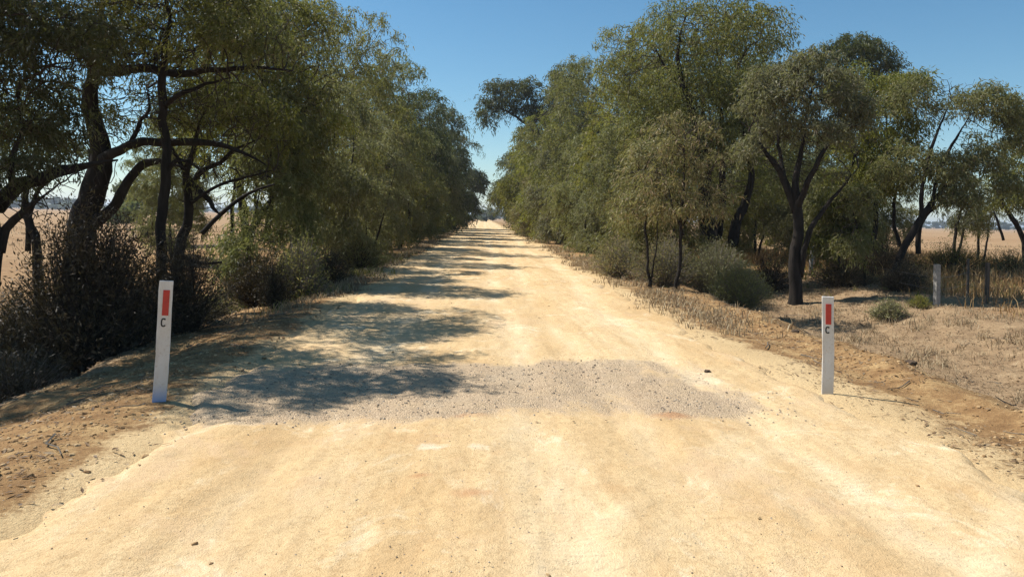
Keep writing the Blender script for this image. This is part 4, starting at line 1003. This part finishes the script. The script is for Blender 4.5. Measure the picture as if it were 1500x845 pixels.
# ---- roadside guide posts
def box(bm, x0, x1, y0, y1, z0, z1):
    vs = [bm.verts.new(v) for v in ((x0, y0, z0), (x1, y0, z0), (x1, y1, z0), (x0, y1, z0), (x0, y0, z1), (x1, y0, z1), (x1, y1, z1), (x0, y1, z1))]
    for f in ((3, 2, 1, 0), (4, 5, 6, 7), (0, 1, 5, 4), (1, 2, 6, 5), (2, 3, 7, 6), (3, 0, 4, 7)): bm.faces.new([vs[i] for i in f])
def bm_mesh(name, bm, mat, bev=0):
    import bmesh
    if bev: bmesh.ops.bevel(bm, geom=bm.edges[:], offset=bev, segments=2, affect='EDGES', profile=.6)
    me = bpy.data.meshes.new(name); bm.to_mesh(me); bm.free(); me.materials.append(mat)
    return me
def paint_mat(name, c, stain):
    k = NT(name); ob = k.coord('Object')
    n1 = k.noise(7, 6, .7, k.mapping(ob, (2, 2, .6))); n2 = k.noise(40, 4, .6, ob)
    col = k.mix(k.ramp(n1, [(.42, 0.), (.72, .7)]), c, (.52, .46, .38))
    col = k.mix(k.ramp(n2, [(.56, 0.), (.68, .45)]), col, (.45, .38, .30))
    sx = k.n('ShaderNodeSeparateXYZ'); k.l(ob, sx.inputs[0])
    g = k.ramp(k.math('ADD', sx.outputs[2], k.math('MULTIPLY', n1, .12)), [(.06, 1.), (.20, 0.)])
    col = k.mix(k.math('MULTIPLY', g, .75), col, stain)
    k.l(col, k.b.inputs['Base Color']); k.b.inputs['Roughness'].default_value = .6
    k.bump(n2, .15, .003)
    return k.m
M['red'] = plain('red_reflector', (.50, .024, .016), .35, 30, .25)
M['black'] = plain('black_letter', (.012, .012, .012), .6, 30, .3)
def letter_c(w_, h_, st, y):
    """a capital C as a flat plate: arc swept from 40 to 320 degrees, straight sides"""
    import bmesh
    bm = bmesh.new(); pin, pout = [], []
    for i in range(25):
        a = math.radians(38 + (322 - 38) * i / 24)
        ex = lambda v: math.copysign(abs(v) ** .75, v)
        cx, cz = ex(math.cos(a)), ex(math.sin(a))
        pout.append((cx * w_ / 2, cz * h_ / 2)); pin.append((cx * (w_ / 2 - st), cz * (h_ / 2 - st)))
    for q in range(24):
        a, b, c, d_ = pout[q], pout[q + 1], pin[q + 1], pin[q]
        vs = [bm.verts.new((p[0], y0, p[1])) for y0 in (y, y + .003) for p in (a, b, c, d_)]
        for f in ((0, 1, 2, 3), (7, 6, 5, 4), (0, 4, 5, 1), (2, 6, 7, 3)): bm.faces.new([vs[i] for i in f])
    bmesh.ops.remove_doubles(bm, verts=bm.verts[:], dist=1e-5); bmesh.ops.recalc_face_normals(bm, faces=bm.faces[:])
    return bm
def guide_post(label, px, py, z, H, wd, th, tilt, yaw, stain, key, ragged):
    import bmesh
    for _ in range(6): g = G(px, py, z); z = float(gz(g[0], g[1]))
    zz = z
    t = thing('guide_post', label, 'guide post', (g[0], g[1], zz), 0, 'white guide posts beside the gravel band')
    t.rotation_euler = (0, math.radians(tilt), math.radians(yaw))
    pm = paint_mat('post_paint_' + key, (.64, .625, .60), stain)
    bm = bmesh.new(); box(bm, -wd / 2, wd / 2, -th / 2, th / 2, -.15, H)
    bmesh.ops.subdivide_edges(bm, edges=[e for e in bm.edges if abs(e.verts[0].co.z - e.verts[1].co.z) > .5], cuts=14, use_grid_fill=True)
    r = random.Random(5)
    for v in bm.verts: v.co.x += r.uniform(-.0016, .0016) + .004 * math.sin(v.co.z * 5); v.co.y += r.uniform(-.001, .001)
    link('post', bm_mesh('post', bm, pm, .004), t)
    bm = bmesh.new(); y0 = -th / 2
    rw, rh = wd * .47, H * .21; zt = H - H * .075
    box(bm, -rw / 2, rw / 2, y0 - .006, y0 - .001, zt - rh, zt)
    ro = link('reflector', bm_mesh('reflector', bm, M['red'], .0015), t); ro.location = (.004 if ragged else .002, 0, 0)
    lm = bm_mesh('letter_c', letter_c(wd * .40, H * .072, wd * .105, y0 - .004), M['black'])
    lo = link('letter_c', lm, t); lo.location = (-.004, 0, zt - rh - H * .058)
    return t
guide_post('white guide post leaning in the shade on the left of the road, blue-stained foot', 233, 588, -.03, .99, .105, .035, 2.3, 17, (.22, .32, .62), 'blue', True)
guide_post('white guide post standing upright in the sun on the right verge', 1212, 576, -.05, .90, .102, .035, -.7, -20, (.50, .46, .40), 'dusty', False)

# ---- wire fence on the right
M['post_wood'] = plain('weathered_wood', (.36, .33, .29), .85, 14, .45)
M['post_steel'] = plain('rusty_steel', (.085, .065, .05), .7, 14, .4)
M['wire'] = plain('wire', (.22, .20, .18), .5, 20, .3)
fpts = [(10.35, 16.6, .62, .10, 'post_wood'), (11.75, 16.9, .62, .045, 'post_steel'), (10.55, 25.0, 1.1, .10, 'post_wood'), (11.3, 17.9, .62, .03, 'post_steel'), (13.6, 17.4, .8, .045, 'post_steel')]
fx = P(1373, 400, 16.6); f2 = P(1446, 400, 16.9); f3 = P(1188, 400, 24.5); f4 = P(1418, 400, 18.2)
FP = [(fx[0], fx[1], .92, .105, 'post_wood'), (f2[0], f2[1], .92, .07, 'post_steel'), (f4[0], f4[1], .95, .045, 'post_steel'),
      (f3[0], f3[1], 1.15, .11, 'post_wood'), (fx[0] + 2.9, fx[1] + .4, .9, .05, 'post_steel')]
t = thing('wire_fence', 'old wire fence with a pale square post and thin dark posts in the golden grass', 'fence', (fx[0], fx[1], float(height(fx[0], fx[1]))))
loc = np.array(t.location)
import bmesh
r = random.Random(3); tops = []
for k, (x, y, h, wd, mt) in enumerate(FP):
    z = float(height(x, y)); bm = bmesh.new(); box(bm, -wd / 2, wd / 2, -wd / 2, wd / 2, -.2, h)
    o = link('fence_post', bm_mesh('fence_post', bm, M[mt], wd * .08), t); o.location = np.array([x, y, z]) - loc
    o.rotation_euler = (math.radians(r.uniform(-1.5, 1.5)), math.radians(r.uniform(-1.5, 1.5)), math.radians(12 + r.uniform(-6, 6)))
    if wd > .1: o['label'] = 'pale grey square timber post'
    tops.append(np.array([x, y, z]) - loc)
for a, b in ((0, 2), (2, 1), (1, 4), (0, 3)):
    for hz_ in (.35, .62):
        pa, pb = tops[a] + (0, 0, hz_), tops[b] + (0, 0, hz_)
        pts = [(*(pa * (1 - q) + pb * q - np.array([0, 0, .03 * 4 * q * (1 - q)])), .0022) for q in np.linspace(0, 1, 7)]
        V, F, c = tube(np.array(pts), 5, 0, 1); link('wire', mesh_np('wire', V, [F, c], M['wire'], True), t)

# ---- trees on the horizon: a few kinds, copied
def far_tree(h, wx, seed, n=2600, lf=.9):
    r = np.random.default_rng(7000 + seed)
    t = thing('paddock_tree', 'x', 'tree', (0, 0, 0))
    V, F, c = tube(np.array([(0, 0, -.3, .3), (.1, 0, h * .3, .24), (.3, .1, h * .6, .12)]), 6, .1, seed)
    link('trunk', mesh_np('trunk', V, [F, c], M['bark'], True), t)
    k = 8; cc = np.column_stack([r.normal(0, wx * .33, k), r.normal(0, wx * .33, k), h * r.uniform(.14, .80, k)])
    d_ = r.normal(0, 1, (n, 3)); d_ /= np.linalg.norm(d_, axis=1)[:, None]
    p = cc[r.integers(0, k, n)] + d_ * np.array([wx * .26, wx * .26, h * .15]) * (r.random((n, 1)) ** .4)
    ld = r.normal(0, 1, (n, 3)) + (0, 0, -.4); ld /= np.linalg.norm(ld, axis=1)[:, None]
    sd = np.cross(ld, r.normal(0, 1, (n, 3))); sd /= np.linalg.norm(sd, axis=1)[:, None]
    l = lf * (.5 + r.random((n, 1))); V = np.stack([p, p + ld * l * .45 + sd * l * .2, p + ld * l, p + ld * l * .45 - sd * l * .2], 1).reshape(-1, 3)
    link('crown', mesh_np('crown', V, [np.arange(n * 4).reshape(-1, 4)], M['far'], False, {'tint': np.repeat(r.random(n), 4)}), t, 'stuff')
    return t
protos = [far_tree(9, 7, 1), far_tree(7, 9, 2), far_tree(11, 8, 3)]
def place_far(i, x, y, s, rot, label, group, wide=1.0):
    src = protos[i]
    if src['label'] == 'x': o = src
    else:
        o = src.copy(); COL.objects.link(o)
        for ch in src.children:
            c = ch.copy(); COL.objects.link(c); c.parent = o
    o.location = (x, y, float(height(x, y))); o.rotation_euler = (0, 0, rot); o.scale = (s * wide, s * wide, s)
    o['label'] = label; o['group'] = group
r = random.Random(12)
gl = 'trees along the horizon beyond the left paddock'
gr = 'trees along the horizon beyond the right paddock'
def row(pxs, dist, lab, grp, s0=.8, s1=1.25):
    for px in pxs:
        d_ = dist * r.uniform(.85, 1.2); c = P(px + r.uniform(-6, 6), 300, d_)
        place_far(r.randrange(3), c[0], c[1], r.uniform(s0, s1), r.uniform(0, 6.28), lab, grp, r.uniform(1.3, 2.2))
place_far(2, *P(713, 300, 250)[:2], .46, 1.0, 'rounded tree standing alone where the road meets the horizon', 'trees where the road ends', 1.5)
place_far(1, *P(694, 300, 270)[:2], .5, 2.0, 'low wide tree left of the lone rounded one where the road ends', 'trees where the road ends', 1.8)
place_far(0, *P(681, 300, 300)[:2], .5, 4.0, 'tree half hidden by the left row where the road ends', 'trees where the road ends')
row(range(655, 770, 7), 520, 'tree in the dark line of trees closing off the far end of the road', 'line of trees past the end of the road', .42, .62)
row(range(-40, 130, 9), 650, 'hazy tree on the far horizon beyond the left paddock', gl)
row(range(135, 470, 13), 820, 'hazy tree on the far horizon beyond the left paddock', gl, .6, 1.0)
row(range(730, 800, 14), 800, 'hazy tree low on the horizon just right of the end of the road', 'trees right of the road end')
row(range(1060, 1560, 11), 760, 'hazy tree on the far horizon beyond the right paddock', gr, .55, 1.0)
# scattered paddock trees nearer than the horizon on the left
for k, (px, d_, s, lb) in enumerate([(178, 95, .62, 'paddock tree with a pale trunk seen past the thick dark trunk'), (225, 60, .55, 'bushy tree in the paddock seen between the thick trunk and the straight one'),
                                     (455, 70, .6, 'paddock tree showing dimly behind the left hedgerow'), (1130, 120, .7, 'paddock tree low in the gap left of the umbrella-shaped tree')]):
    place_far(k % 3, *P(px, 300, d_)[:2], s, k * 1.3, lb, 'trees out in the paddocks')
# ---- the air: thin even haze over the plain, its box closed round everything
k = NT('haze_air'); k.t.nodes.remove(k.b)
pv = k.n('ShaderNodeVolumePrincipled'); pv.inputs['Color'].default_value = (.80, .88, 1.0, 1); pv.inputs['Density'].default_value = .00032; pv.inputs['Anisotropy'].default_value = .2
k.l(pv.outputs[0], k.out.inputs['Volume'])
bm = bmesh.new(); box(bm, -9000, 9000, -300, 14500, -3.0, 40.0)
me = bpy.data.meshes.new('haze'); bm.to_mesh(me); bm.free(); me.materials.append(k.m)
link('haze', me, None, 'stuff')
